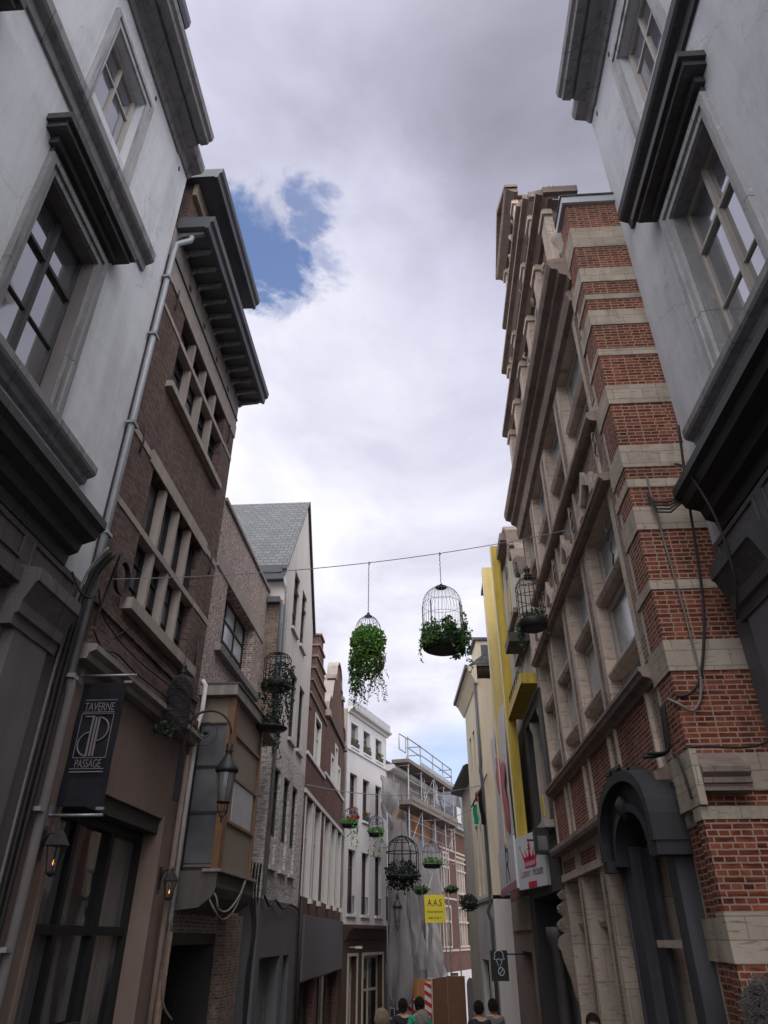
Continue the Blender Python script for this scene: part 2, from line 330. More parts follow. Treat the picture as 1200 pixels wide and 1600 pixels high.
_m = M['tarp']; _nt = _m.node_tree; _tr = _nt.nodes.new('ShaderNodeBsdfTransparent'); _ms = _nt.nodes.new('ShaderNodeMixShader'); _tl = _nt.nodes.new('ShaderNodeBsdfTranslucent'); _tl.inputs[0].default_value = (.4, .38, .38, 1); _m2 = _nt.nodes.new('ShaderNodeMixShader')
_ms.inputs[0].default_value = .16; _m2.inputs[0].default_value = .3
_nt.links.new(_nt.nodes['Principled BSDF'].outputs[0], _m2.inputs[1]); _nt.links.new(_tl.outputs[0], _m2.inputs[2]); _nt.links.new(_m2.outputs[0], _ms.inputs[1]); _nt.links.new(_tr.outputs[0], _ms.inputs[2]); _nt.links.new(_ms.outputs[0], _nt.nodes['Material Output'].inputs[0])
M['plywood'] = plain('plywood', (.36, .15, .05), .7, .25, 2)
M['plywood_dk'] = plain('brown_plywood', (.15, .075, .045), .7, .3, 2)
M['board'] = plain('scaffold_board', (.20, .165, .145), .85, .3, 4)
M['galv'] = plain('galvanised_tube', (.27, .27, .29), .45, .2, 5, metal=.4)
M['banner_black'] = plain('black_cloth', (.010, .011, .017), .9, .15, 3, bump=.1)
M['banner_print'] = plain('silver_print', (.16, .14, .15), .8, .2, 8, bump=0)
M['banner_white'] = plain('white_vinyl', (.52, .49, .49), .6, .12, 2, bump=.1)
M['print_rose'] = plain('faded_rose_print', (.42, .11, .14), .6, .2, 4, bump=0)
M['print_dark'] = plain('dark_print', (.08, .06, .075), .6, .2, 4, bump=0)
M['sign_white'] = plain('white_sign_panel', (.55, .55, .58), .45, .05, 2, bump=0)
M['sign_red'] = plain('crimson_print', (.45, .012, .05), .5, .1, 4, bump=0)
M['sign_rose'] = plain('rose_lettering', (.33, .15, .19), .5, .1, 4, bump=0)
M['leaf'] = leafmat('green_leaves', (.06, .17, .03), (.20, .42, .08))
M['leaf_mid'] = leafmat('mid_green_leaves', (.028, .085, .025), (.09, .20, .055))
M['leaf_dark'] = leafmat('dark_leaves', (.012, .022, .018), (.035, .06, .045))
M['leaf_grey'] = leafmat('grey_green_leaves', (.025, .04, .038), (.07, .10, .085))
M['vine'] = leafmat('vine_leaves', (.04, .05, .035), (.10, .08, .055))
M['petal_red'] = leafmat('red_petals', (.45, .01, .04), (.60, .05, .10))
M['petal_pink'] = leafmat('pink_petals', (.55, .25, .25), (.7, .35, .33))
M['road'] = brick('street_paving', (.10, .095, .095), (.13, .125, .12), (.05, .05, .05), bw=.2, rh=.1, ms=.008)
M['flag_g'] = plain('green_flag_cloth', (.01, .30, .14), .8, .1, 3); M['flag_w'] = plain('white_flag_cloth', (.6, .6, .6), .8, .1, 3)
M['flag_k'] = plain('black_flag_cloth', (.012, .012, .014), .8, .1, 3); M['flag_r'] = plain('red_flag_cloth', (.5, .03, .03), .8, .1, 3)
M['tape_red'] = plain('red_reflector', (.42, .02, .02), .5, .1, 3, bump=0)
M['skin'] = plain('skin', (.42, .24, .17), .6, .08, 6, bump=.05)
M['flame'] = emit('lamp_flame', (1.0, .36, .08), 1.6)
M['lamp_glass'] = glass('lamp_glass', (.10, .10, .105), 1.5, .25)
M['curtain'] = plain('net_curtain', (.45, .45, .47), .9, .2, 3)

# ------------------------------------------------------------------ frames (u along the facade, w out of it, z up)
class Fr:
    def __init__(s, ox, oy, ux, uy, wx, wy):
        s.o = Vector((ox, oy, 0)); s.u = Vector((ux, uy, 0)); s.w = Vector((wx, wy, 0))
    def p(s, u, w, z): return s.o + s.u * u + s.w * w + Vector((0, 0, z))
WORLD = Fr(0, 0, 1, 0, 0, 1)              # u=x, w=y
FL = Fr(-4.7, 0, 0, 1, 1, 0)              # left terrace
FD = Fr(-4.2, 0, 0, 1, 1, 0)              # left terrace, further on and further out
FR = Fr(3.67, 0, 0, 1, -1, 0)             # right white house
FO = Fr(2.85, 0, 0, 1, -1, 0)             # right ornate house
FY = Fr(2.8, 0, 0, 1, -1, 0)
FP = Fr(0, 7.84, 1, 0, 0, -1)             # pier face towards the camera
a_ = R_(16.4); FG = Fr(-3.97, 36.9, math.sin(a_), math.cos(a_), math.cos(a_), -math.sin(a_))
b_ = R_(-3.5); FC = Fr(2.19, 28.6, math.sin(b_), math.cos(b_), -math.cos(b_), math.sin(b_))
def gz(y): return 0.3 - 0.05 * max(y, 0.0)

class MB:
    def __init__(s, fr=WORLD): s.fr = fr; s.v = []; s.f = []; s.sm = []
    def add(s, pts, faces, smooth=False, raw=False):
        n = len(s.v)
        for p in pts: s.v.append(Vector(p) if raw else s.fr.p(*p))
        for f in faces: s.f.append([i + n for i in f]); s.sm.append(smooth)
        return s
    def box(s, u0, u1, w0, w1, z0, z1):
        p = [(u, w, z) for u in (u0, u1) for w in (w0, w1) for z in (z0, z1)]
        return s.add(p, [(0, 1, 3, 2), (4, 6, 7, 5), (0, 4, 5, 1), (2, 3, 7, 6), (0, 2, 6, 4), (1, 5, 7, 3)])
    def prof(s, u0, u1, prof):             # profile (w,z) swept along u
        n = len(prof); p = [(u0, w, z) for w, z in prof] + [(u1, w, z) for w, z in prof]
        fs = [(i, (i + 1) % n, n + (i + 1) % n, n + i) for i in range(n)] + [tuple(range(n)), tuple(range(2 * n - 1, n - 1, -1))]
        return s.add(p, fs)
    def poly(s, pts, w0, w1):              # outline (u,z) with thickness
        n = len(pts); p = [(u, w0, z) for u, z in pts] + [(u, w1, z) for u, z in pts]
        fs = [(i, (i + 1) % n, n + (i + 1) % n, n + i) for i in range(n)] + [tuple(range(n)), tuple(range(2 * n - 1, n - 1, -1))]
        return s.add(p, fs)
    def quad(s, a, b, c, d): return s.add([a, b, c, d], [(0, 1, 2, 3)])
    def tube(s, pts, r, n=8, raw=False, r2=None):
        P = [Vector(p) if raw else s.fr.p(*p) for p in pts]
        L = len(P); rings = []
        up = Vector((0, 0, 1))
        prev = None
        for i in range(L):
            t = (P[min(i + 1, L - 1)] - P[max(i - 1, 0)])
            if t.length < 1e-7: t = Vector((0, 0, 1))
            t.normalize()
            if prev is None:
                a = t.cross(up) if abs(t.dot(up)) < .95 else t.cross(Vector((1, 0, 0)))
            else:
                a = prev - t * prev.dot(t)
                if a.length < 1e-5: a = t.cross(Vector((1, 0, 0)))
            a.normalize(); prev = a; b = t.cross(a)
            rr = r if r2 is None else r + (r2 - r) * i / (L - 1)
            rings.append([P[i] + (a * math.cos(2 * math.pi * k / n) + b * math.sin(2 * math.pi * k / n)) * rr for k in range(n)])
        base = len(s.v)
        for rg in rings: s.v.extend(rg)
        for i in range(L - 1):
            for k in range(n):
                s.f.append([base + i * n + k, base + i * n + (k + 1) % n, base + (i + 1) * n + (k + 1) % n, base + (i + 1) * n + k]); s.sm.append(n > 5)
        s.f.append([base + k for k in range(n)][::-1]); s.sm.append(False)
        s.f.append([base + (L - 1) * n + k for k in range(n)]); s.sm.append(False)
        return s
    def ring(s, c, R, r, n=24, m=5):       # horizontal ring, c in world
        c = Vector(c); pts = []
        for i in range(n + 1):
            a = 2 * math.pi * i / n; pts.append(c + Vector((math.cos(a) * R, math.sin(a) * R, 0)))
        return s.tube(pts, r, m, raw=True)
    def lathe(s, c, prof, n=16, sx=1, sy=1, smooth=True):   # prof (r, z), world centre
        c = Vector(c); base = len(s.v); m = len(prof)
        for r, z in prof:
            for k in range(n):
                a = 2 * math.pi * k / n; s.v.append(c + Vector((math.cos(a) * r * sx, math.sin(a) * r * sy, z)))
        for i in range(m - 1):
            for k in range(n):
                s.f.append([base + i * n + k, base + i * n + (k + 1) % n, base + (i + 1) * n + (k + 1) % n, base + (i + 1) * n + k]); s.sm.append(smooth)
        s.f.append([base + k for k in range(n)][::-1]); s.sm.append(False)
        s.f.append([base + (m - 1) * n + k for k in range(n)]); s.sm.append(False)
        return s
    def wall(s, u0, u1, z0, z1, holes=(), d=0.3, back=6.0, top=True):
        holes = [h for h in holes if h[3] > z0 and h[2] < z1]
        us = sorted(set([u0, u1] + [h[0] for h in holes] + [h[1] for h in holes]))
        zs = sorted(set([z0, z1] + [h[2] for h in holes] + [h[3] for h in holes]))
        us = [u for u in us if u0 <= u <= u1]; zs = [z for z in zs if z0 <= z <= z1]
        for i in range(len(us) - 1):
            for j in range(len(zs) - 1):
                cu = (us[i] + us[i + 1]) / 2; cz = (zs[j] + zs[j + 1]) / 2
                if any(h[0] < cu < h[1] and h[2] < cz < h[3] for h in holes): continue
                s.quad((us[i], 0, zs[j]), (us[i + 1], 0, zs[j]), (us[i + 1], 0, zs[j + 1]), (us[i], 0, zs[j + 1]))
        for h in holes:
            a, b, c, e = h[:4]; c = max(c, z0); e = min(e, z1); dd = h[4] if len(h) > 4 else d
            s.quad((a, 0, c), (a, -dd, c), (a, -dd, e), (a, 0, e)); s.quad((b, 0, c), (b, -dd, c), (b, -dd, e), (b, 0, e))
            s.quad((a, 0, c), (b, 0, c), (b, -dd, c), (a, -dd, c)); s.quad((a, 0, e), (b, 0, e), (b, -dd, e), (a, -dd, e))
        for u in (u0, u1): s.quad((u, 0, z0), (u, -back, z0), (u, -back, z1), (u, 0, z1))
        if top: s.quad((u0, 0, z1), (u1, 0, z1), (u1, -back, z1), (u0, -back, z1))
        s.quad((u0, -back, z0), (u1, -back, z0), (u1, -back, z1), (u0, -back, z1))
        return s

OFF = {}
def thing(name, label, cat, loc, group=None):
    o = bpy.data.objects.new(name, None); COL.objects.link(o); o.location = loc; o.empty_display_size = .2
    o['label'] = label; o['category'] = cat
    if group: o['group'] = group
    OFF[o.name] = Vector(loc); return o
def mesh(name, mb, mat, off, bevel=0):
    me = bpy.data.meshes.new(name)
    me.from_pydata([tuple(v - off) for v in mb.v], [], mb.f)
    me.polygons.foreach_set('use_smooth', mb.sm)
    me.materials.append(M[mat] if isinstance(mat, str) else mat)
    bm = bmesh.new(); bm.from_mesh(me); bmesh.ops.recalc_face_normals(bm, faces=bm.faces); bm.to_mesh(me); bm.free()
    return me
SPLIT = {'brick_strip', 'stone_band', 'ornament_band', 'gable_pilaster', 'jamb', 'fascia', 'brick_panel', 'niche', 'niche_recess', 'door_board', 'clip', 'beam_flange', 'white_surround',
         'gable_cornice', 'scroll', 'cage_post', 'fascia_panel', 'transom', 'corner_post', 'bay_batten', 'stone_dressing', 'door_surround', 'portal', 'standard', 'buttress_stone', 'drip_moulding', 'old_side_wall', 'printed_emblem', 'eyes'}
def clusters(mb):
    # faces grouped into pieces that touch or nearly touch
    n = len(mb.v); par = list(range(n))
    def fd(a):
        while par[a] != a: par[a] = par[par[a]]; a = par[a]
        return a
    for f in mb.f:
        for i in f[1:]: par[fd(i)] = fd(f[0])
    bb = {}
    for i, v in enumerate(mb.v):
        b = bb.setdefault(fd(i), [Vector(v), Vector(v)])
        for k in range(3): b[0][k] = min(b[0][k], v[k]); b[1][k] = max(b[1][k], v[k])
    ks = list(bb); g = {k: k for k in ks}
    def gd(a):
        while g[a] != a: a = g[a]
        return a
    for i, a in enumerate(ks):
        for b in ks[i + 1:]:
            A_, B_ = bb[a], bb[b]
            if all(A_[0][k] - .012 <= B_[1][k] and B_[0][k] - .012 <= A_[1][k] for k in range(3)): g[gd(a)] = gd(b)
    out = {}
    for f, sm_ in zip(mb.f, mb.sm): out.setdefault(gd(fd(f[0])), []).append((f, sm_))
    res = []
    for fs_ in out.values():
        m = MB(mb.fr); mp = {}
        for f, sm_ in fs_:
            for i in f:
                if i not in mp: mp[i] = len(m.v); m.v.append(mb.v[i])
            m.f.append([mp[i] for i in f]); m.sm.append(sm_)
        res.append(m)
    return res
def part(name, mb, mat, parent, label=None, stuff=False):
    off = OFF[parent.name]
    if name in SPLIT:
        cl = clusters(mb)
        if 1 < len(cl) <= 90:
            for c in cl: o = _part(name, c, mat, parent, label)
            return o
    return _part(name, mb, mat, parent, label, stuff)
def _part(name, mb, mat, parent, label=None, stuff=False):
    off = OFF[parent.name]
    o = bpy.data.objects.new(name, mesh(name, mb, mat, off)); COL.objects.link(o); o.parent = parent
    OFF[o.name] = off
    if label: o['label'] = label
    if stuff: o['kind'] = 'stuff'
    return o
def single(name, mb, mat, label, cat, loc=None, group=None, kind=None):
    loc = Vector(loc) if loc is not None else Vector((0, 0, 0))
    o = bpy.data.objects.new(name, mesh(name, mb, mat, loc)); COL.objects.link(o); o.location = loc
    if kind: o['kind'] = kind
    else:
        o['label'] = label; o['category'] = cat
        if group: o['group'] = group
    OFF[o.name] = loc; return o
def copy_tree(o, parent=None):
    c = o.copy(); COL.objects.link(c); c.parent = parent; OFF[c.name] = OFF.get(o.name, Vector())
    for ch in list(o.children): copy_tree(ch, c)
    return c

def window(parent, fr, u0, u1, z0, z1, d, nx=1, zs=(), mf='white_paint', mg='glass', fw=.06, bw=.035, sill=None, depth=.05):
    m = MB(fr); a, b = -d, -d + depth
    m.box(u0, u0 + fw, a, b, z0, z1); m.box(u1 - fw, u1, a, b, z0, z1)
    m.box(u0 + fw, u1 - fw, a, b, z0, z0 + fw); m.box(u0 + fw, u1 - fw, a, b, z1 - fw, z1)
    for i in range(1, nx):
        c = u0 + (u1 - u0) * i / nx; m.box(c - bw / 2, c + bw / 2, a, b - .005, z0 + fw, z1 - fw)
    for z in zs: m.box(u0 + fw, u1 - fw, a, b - .01, z - bw / 2, z + bw / 2)
    w = part('window', m, mf, parent)
    part('pane', MB(fr).box(u0 + .01, u1 - .01, a - .03, a + .008, z0 + .01, z1 - .01), mg, w)
    if sill: part('sill', MB(fr).box(u0 - sill[0], u1 + sill[0], -.02, sill[1], z0 - sill[2], z0 - .003), sill[3], w)
    return w

def text_mesh(name, body, size, fr, u, w, z, mat, parent, su=1, ext=.004, sx=1.0, shear=0.0, align='CENTER'):
    cu = bpy.data.curves.new(name, 'FONT'); cu.body = body; cu.size = size; cu.align_x = align; cu.extrude = ext; cu.shear = shear
    o = bpy.data.objects.new(name, cu); COL.objects.link(o)
    bpy.context.view_layer.update()
    me = bpy.data.meshes.new_from_object(o.evaluated_get(bpy.context.evaluated_depsgraph_get()))
    bpy.data.objects.remove(o)
    off = OFF[parent.name]
    for v in me.vertices:
        v.co = fr.p(u + su * v.co.x * sx, w + v.co.z, z + v.co.y) - off
    me.materials.clear(); me.materials.append(M[mat])
    ob = bpy.data.objects.new(name, me); COL.objects.link(ob); ob.parent = parent; OFF[ob.name] = off
    return ob

# ------------------------------------------------------------------ ground
g = MB()
ys = [-30, 0, 10, 20, 30, 40, 50, 60, 90]
for i in range(len(ys) - 1):
    y0, y1 = ys[i], ys[i + 1]
    g.quad((-300, y0, gz(y0)), (300, y0, gz(y0)), (300, y1, gz(min(y1, 60))), (-300, y1, gz(min(y1, 60))))
g.quad((-300, 90, gz(60)), (300, 90, gz(60)), (300, 900, gz(60)), (-300, 900, gz(60)))
g.quad((-300, -300, gz(0)), (300, -300, gz(0)), (300, -30, gz(0)), (-300, -30, gz(0)))
single('street', g, 'road', None, None, kind='structure')
kb = MB()
for (x0, x1) in ((-4.66, -3.5), (2.05, 2.76)):
    for i in range(0, 4):
        y0, y1 = i * 9.0, i * 9.0 + 9.0
        kb.add([(x0, y0, gz(y0) + .12), (x1, y0, gz(y0) + .12), (x1, y1, gz(y1) + .12), (x0, y1, gz(y1) + .12), (x0, y0, gz(y0) - .1), (x1, y0, gz(y0) - .1), (x1, y1, gz(y1) - .1), (x0, y1, gz(y1) - .1)],
               [(0, 1, 2, 3), (0, 1, 5, 4), (1, 2, 6, 5), (2, 3, 7, 6), (3, 0, 4, 7)])
single('pavement', kb, 'concrete_dark', None, None, kind='structure')

# ------------------------------------------------------------------ the two white houses (left and right, twins)
def white_house(fr, sh, uend, left):
    nm = 'left' if left else 'right'
    lab = ('tall white plastered house on the left with a pale drainpipe down its far corner' if left else
           'tall white plastered house on the right beside the striped brick pier')
    r = thing('white_house', lab, 'house', fr.p(4, -2, 0))
    S_ = lambda u: u + sh
    cs = [5.84, 2.33, -1.18]
    lo = [(S_(c) - .70, S_(c) + .70, 8.12, 10.87) for c in cs]; hi = [(S_(c) - .62, S_(c) + .62, 13.22, 15.12) for c in cs]
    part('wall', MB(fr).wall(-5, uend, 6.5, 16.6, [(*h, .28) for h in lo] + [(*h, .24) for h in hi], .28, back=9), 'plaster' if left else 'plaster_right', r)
    for c in cs:
        u = S_(c)
        w = window(r, fr, u - .70, u + .70, 8.12, 10.87, .24, 2, (10.05, 9.1) if left else (10.05, 9.0), 'trim_dark' if left else 'sash', 'glass_sky', .045, .025)
        part('mullion', MB(fr).box(u - .032, u + .032, -.26, -.17, 8.14, 10.85).box(u - .68, u + .68, -.26, -.18, 10.02, 10.075), 'trim_dark' if left else 'sash', w)
        rv_ = MB(fr); rv_.box(u - .699, u - .685, -.278, -.002, 8.13, 10.86); rv_.box(u + .685, u + .699, -.278, -.002, 8.13, 10.86); rv_.box(u - .684, u + .684, -.278, -.002, 10.855, 10.869)
        part('reveal', rv_, 'stucco_grey' if left else 'trim', r)
        a = MB(fr)
        for (o, i, wd) in ((.88, .70, .05), (.895, .80, .085)):
            zt = 10.87 + (o - .70) * 1.15; zi = 10.87 + (i - .70) * 1.15
            a.box(u - o, u - i, 0, wd, 8.0, zt); a.box(u + i, u + o, 0, wd, 8.0, zt); a.box(u - i, u + i, 0, wd, zi, zt)
        part('architrave', a, 'trim_light' if not left else 'trim', r)
        h = MB(fr); hb_ = .84
        for (d_, za, zb2) in ((.06, 11.06, 11.2), (.13, 11.2, 11.33), (.28, 11.33, 11.43), (.34, 11.43, 11.55), (.29, 11.55, 11.62)):
            h.box(u - hb_ - d_ * .9, u + hb_ + d_ * .9, 0, d_, za + .0005, zb2)
        part('window_hood', h, 'trim_dark', r)
        w = window(r, fr, u - .62, u + .62, 13.22, 15.12, .20, 2, (14.45,), 'sash', 'glass_sky', .09, .05)
        a = MB(fr)
        for (o, i, wd) in ((.80, .62, .04), (.815, .73, .07)):
            zt = 15.12 + (o - .62) * 1.15; zi = 15.12 + (i - .62) * 1.15
            a.box(u - o, u - i, 0, wd, 12.68, zt); a.box(u + i, u + o, 0, wd, 12.68, zt); a.box(u - i, u + i, 0, wd, zi, zt)
        part('architrave', a, 'trim_light', r)
    e = uend - .75 if left else uend - .42
    part('string_course', MB(fr).prof(-5, e, [(0, 12.18), (.05, 12.18), (.07, 12.33), (.17, 12.38), (.2, 12.42), (.2, 12.6), (0, 12.66)]), 'trim_dark' if not left else 'trim', r)
    part('window_sill', MB(fr).prof(-5, e - .05, [(0, 7.66), (.07, 7.68), (.09, 7.76), (.18, 7.8), (.2, 7.84), (.2, 7.94), (0, 7.99)]), 'trim', r)
    part('shop_cornice', MB(fr).prof(-5, e + .0, [(0, 6.42), (.07, 6.44), (.09, 6.58), (.20, 6.62), (.23, 6.74), (.40, 6.80), (.43, 6.9), (.5, 6.95), (.5, 7.06), (0, 7.14)]), 'black' if not left else 'trim_dark', r)
    ec = uend - .6 if left else uend - .38
    cn = MB(fr).prof(-5, ec, [(0, 15.98), (.05, 15.98), (.08, 16.1), (.14, 16.14), (.17, 16.2), (.38, 16.22), (.40, 16.28), (.43, 16.28), (.45, 16.22), (.60, 16.24), (.62, 16.32), (.68, 16.36), (.70, 16.5), (0, 16.62)])
    part('roof_cornice', cn, 'trim', r)
    part('cornice_return', MB(fr).prof(ec + .003, uend, [(0, 16.05), (.04, 16.05), (.10, 16.15), (.30, 16.2), (.34, 16.3), (.34, 16.44), (0, 16.5)]), 'trim', r)
    part('gutter', MB(fr).prof(-5, ec - 2.0, [(.5, 16.52), (.72, 16.52), (.77, 16.62), (.77, 16.8), (.5, 16.8)]), 'zinc_dark', r)
    part('roof', MB(fr).add([(-5, 0, 16.6), (uend, 0, 16.6), (uend, -4.5, 19.3), (-5, -4.5, 19.3), (uend, -9, 16.6), (-5, -9, 16.6)], [(0, 1, 2, 3), (3, 2, 4, 5), (1, 4, 2), (0, 3, 5)]), 'slate', r)
    # small vents under the cornice
    for u in (S_(6.7), S_(8.1) if left else S_(7.75)):
        part('wall_vent', MB(fr).poly([(u + .035 * math.cos(t * math.pi / 4), 15.78 + .07 * math.sin(t * math.pi / 4)) for t in range(8)], -.02, .006), 'black', r)
    # ground floor: shop opening between pilasters
    base = -.2
    mat_g = 'stucco_grey' if left else 'slate_grey'
    us = S_(7.0) if left else uend - 1.35
    hol = [(3.55, us - .05, base - .3, 5.75, .7), (-.6, 2.8, base - .3, 5.75, .7)]
    part('shop_wall', MB(fr).wall(-5, uend - .004, base - .6, 6.5, hol, .7, back=3), mat_g, r)
    part('fascia', MB(fr).box(-5, us + 1.25, 0, .06, 5.98, 6.42).box(-5, us + 1.0, 0, .11, 5.78, 5.95), 'trim_ground' if left else 'slate_grey', r)
    for (p0, p1) in ((us + .02, us + .78), (2.85, 3.5)):
        part('pilaster', MB(fr).box(p0, p1, 0, .12, base - .4, 5.3).box(p0 - .05, p1 + .05, .0, .16, base - .4, .6), mat_g, r)
        part('capital', MB(fr).prof(p0 - .14, p1 + .14, [(0, 5.28), (.14, 5.28), (.15, 5.4), (.19, 5.42), (.2, 5.55), (.3, 5.78), (.33, 5.8), (.33, 5.95), (.12, 6.0), (0, 6.0)]), 'trim_dark' if not left else 'trim_ground', r)
    for (p0, p1) in ((3.55, us - .05), (-.6, 2.8)):
        window(r, fr, p0, p1, base - .2, 5.75, .66, 3, (3.1, 4.9), 'shop_dark', 'glass_dark', .16, .1, depth=.08)
    fp = MB(fr)
    for (q0, q1) in ((us - 2.6, us - .2), (us, us + 1.1)):
        for zz_ in (6.05, 6.33): fp.box(q0, q1, .06, .085, zz_, zz_ + .03)
        fp.box(q0, q0 + .03, .06, .085, 6.08, 6.33); fp.box(q1 - .03, q1, .06, .085, 6.08, 6.33)
    part('fascia_panel', fp, 'trim_ground', r)
    return r
A = white_house(FL, 0.0, 8.5, True)
RW = white_house(FR, -0.25, 7.835, False)
part('damaged_patch', MB(FL).poly([(8.02, 7.25), (8.16, 7.2), (8.2, 7.42), (8.13, 7.6), (8.03, 7.62), (8.0, 7.45)], -.02, .005), 'rust', A)
# drainpipe at the corner
dp = MB(FL).tube([(8.62, .34, 14.25), (8.6, .34, 14.12), (8.5, .12, 13.9), (8.5, .1, 13.6), (8.5, .1, 9.5), (8.5, .1, 5.2)], .055, 10)
dpo = part('drainpipe', dp, 'zinc', A)
part('drainpipe', MB(FL).tube([(8.5, .1, 5.25), (8.55, .12, 5.0), (8.58, .12, 1.6), (8.6, .12, -.3)], .062, 10), 'stucco_grey', A)
for z in (5.2, 7.35, 9.4, 11.4, 12.9, 3.6, 2.2):
    part('pipe_clip', MB(FL).box(8.42, 8.60, .02, .17, z - .025, z + .025), 'zinc', dpo)

# ------------------------------------------------------------------ B: brown brick house
B = thing('brick_house', 'brown brick house on the left with tall stone mullioned windows and a deep bracketed eave', 'house', (-6, 11, 0))
hb = [(9.76, 13.0, 11.32, 13.22, .24), (9.8, 12.8, 6.86, 9.44, .24)]
part('wall', MB(FL).wall(8.51, 13.85, 5.7, 14.5, hb, .42, back=9), 'brickB', B)
for (u0, u1, z0, z1, d, tr) in ((9.76, 13.0, 11.32, 13.22, .4, 12.55), (9.8, 12.8, 6.86, 9.44, .4, 8.16)):
    st = MB(FL)
    for i in (1, 2, 3):
        c = u0 + (u1 - u0) * i / 4; st.box(c - .045, c + .045, -.19, -.01, z0, tr - .06); st.box(c - .045, c + .045, -.19, -.01, tr + .06, z1)
    st.box(u0, u1, -.19, .012, tr - .06, tr + .06)
    part('stone_mullion', st, 'stoneL', B)
    for i in range(4):
        a = u0 + (u1 - u0) * i / 4 + (.045 if i else 0); b = u0 + (u1 - u0) * (i + 1) / 4 - (.045 if i < 3 else 0)
        window(B, FL, a, b, z0, tr - .06, .21, 2, (z0 + (tr - z0) * .35, z0 + (tr - z0) * .68), 'iron', 'glass', .03, .02)
        window(B, FL, a, b, tr + .06, z1, .21, 2, (), 'iron', 'glass', .03, .02)
bands = MB(FL)
bands.box(9.6, 13.05, 0, .025, 9.445, 9.72); bands.box(8.75, 9.58, 0, .018, 9.5, 9.63); bands.box(13.07, 13.83, 0, .018, 9.5, 9.63)
bands.box(8.75, 9.76, 0, .018, 8.1, 8.22); bands.box(12.84, 13.83, 0, .018, 8.1, 8.22)
bands.box(8.75, 9.74, 0, .018, 12.5, 12.6); bands.box(13.04, 13.83, 0, .018, 12.5, 12.6)
bands.box(8.6, 13.845, 0, .03, 13.24, 13.62)
part('stone_band', bands, 'stoneL', B)
part('frieze', MB(FL).box(8.515, 13.848, 0, .012, 13.63, 14.46), 'rubble', B)
part('frieze_line', MB(FL).box(8.6, 13.846, .012, .04, 13.8, 13.84), 'trim_dark', B)
for u in (9.7, 10.75, 11.8, 12.85):
    part('putlog_hole', MB(FL).poly([(u + .07 * math.cos(t * math.pi / 4), 14.02 + .08 * math.sin(t * math.pi / 4)) for t in range(8)], -.02, .016), 'black', B)
part('window_sill', MB(FL).box(9.55, 13.1, 0, .13, 11.17, 11.31), 'stoneL', B)
part('window_sill', MB(FL).box(9.62, 12.98, 0, .2, 6.66, 6.85), 'stoneL', B)
ev = MB(FL).prof(8.56, 13.97, [(0, 14.5), (.58, 14.5), (.6, 14.46), (.66, 14.46), (.68, 14.62), (.74, 14.66), (.76, 14.8), (0, 14.84)])
evo = part('eave', ev, 'zinc_dark', B)
for i in range(13):
    u = 8.68 + i * .43
    part('eave_bracket', MB(FL).prof(u, u + .07, [(.013, 14.3), (.10, 14.38), (.52, 14.42), (.56, 14.495), (.013, 14.495)]), 'trim', evo)
# attic dormer
part('dormer_wall', MB(FL).wall(8.9, 12.3, 14.8, 16.45, (), back=5), 'brickB', B)
part('dormer_beam', MB(FL).box(8.87, 12.33, .005, .1, 16.05, 16.44), 'panel_tan', B)
part('dormer_roof', MB(FL).prof(8.72, 12.45, [(-5, 16.46), (.48, 16.46), (.5, 16.42), (.56, 16.42), (.58, 16.55), (.64, 16.6), (.66, 16.72), (-5, 16.9)]), 'zinc_dark', B)
for (u, z) in ((9.2, 13.1), (13.35, 13.0), (9.1, 9.55), (13.4, 9.4), (13.3, 7.3)):
    part('wall_anchor', MB(FL).tube([(u, .03, z - .28), (u + .02, .05, z), (u, .03, z + .28)], .016, 6), 'iron', B)
# corbelled brickwork and ledge above the tavern
cb_ = MB(FL)
for i, (z0, z1, w) in enumerate(((5.76, 6.0, .16), (6.0, 6.1, .1), (6.1, 6.35, .06), (6.35, 6.45, .1), (6.45, 6.64, .05))): cb_.box(8.72, 13.7, 0, w, z0, z1 - .004)
part('corbel_course', cb_, 'brickB', B)
part('ledge', MB(FL).prof(8.68, 13.72, [(0, 5.52), (.16, 5.52), (.18, 5.6), (.27, 5.64), (.27, 5.72), (0, 5.755)]), 'concrete', B)
hs = [(9.22, 12.96, -.8, 4.1, .45)]
part('tavern_wall', MB(FL).wall(8.515, 13.72, -.8, 5.52, hs, .45, back=5), 'stucco_brown', B)
part('shop_lintel', MB(FL).box(9.22, 12.96, -.42, -.06, 3.86, 4.098), 'shop_dark', B)
sw = window(B, FL, 9.22, 12.96, -.6, 3.86, .4, 3, (2.4,), 'black', 'glass', .14, .12, depth=.1)
part('door_rail', MB(FL).box(10.4, 11.7, -.33, -.27, 1.2, 1.32), 'shop_dark', sw)
part('jamb', MB(FL).box(12.97, 13.06, 0, .03, -.8, 4.14).box(9.12, 9.21, 0, .03, -.8, 4.14), 'stucco_brown', B)

# ------------------------------------------------------------------ C: weathered brick house with projecting bay
Cc = thing('weathered_brick_house', 'crumbling red brick house on the left with a concrete slab and tan panelled bay', 'house', (-6, 16.5, 0))
part('wall', MB(FL).wall(13.86, 19.14, 2.4, 11.35, [(14.95, 17.85, 8.06, 9.64, .4)], .4, back=8), 'brickC', Cc)
part('coping', MB(FL).box(13.87, 19.1, -.3, .06, 11.353, 11.45), 'concrete', Cc)
part('lintel', MB(FL).box(13.95, 18.95, 0, .03, 9.645, 10.0), 'stoneL', Cc)
part('window_sill', MB(FL).prof(14.55, 18.6, [(0, 7.82), (.14, 7.82), (.16, 7.95), (0, 8.05)]), 'concrete', Cc)
window(Cc, FL, 14.95, 17.85, 8.06, 9.64, .3, 3, (8.58, 9.12), 'iron', 'glass_pale', .05, .05)
part('canopy_slab', MB(FL).box(13.98, 18.55, 0, .8, 6.62, 6.84), 'concrete', Cc)
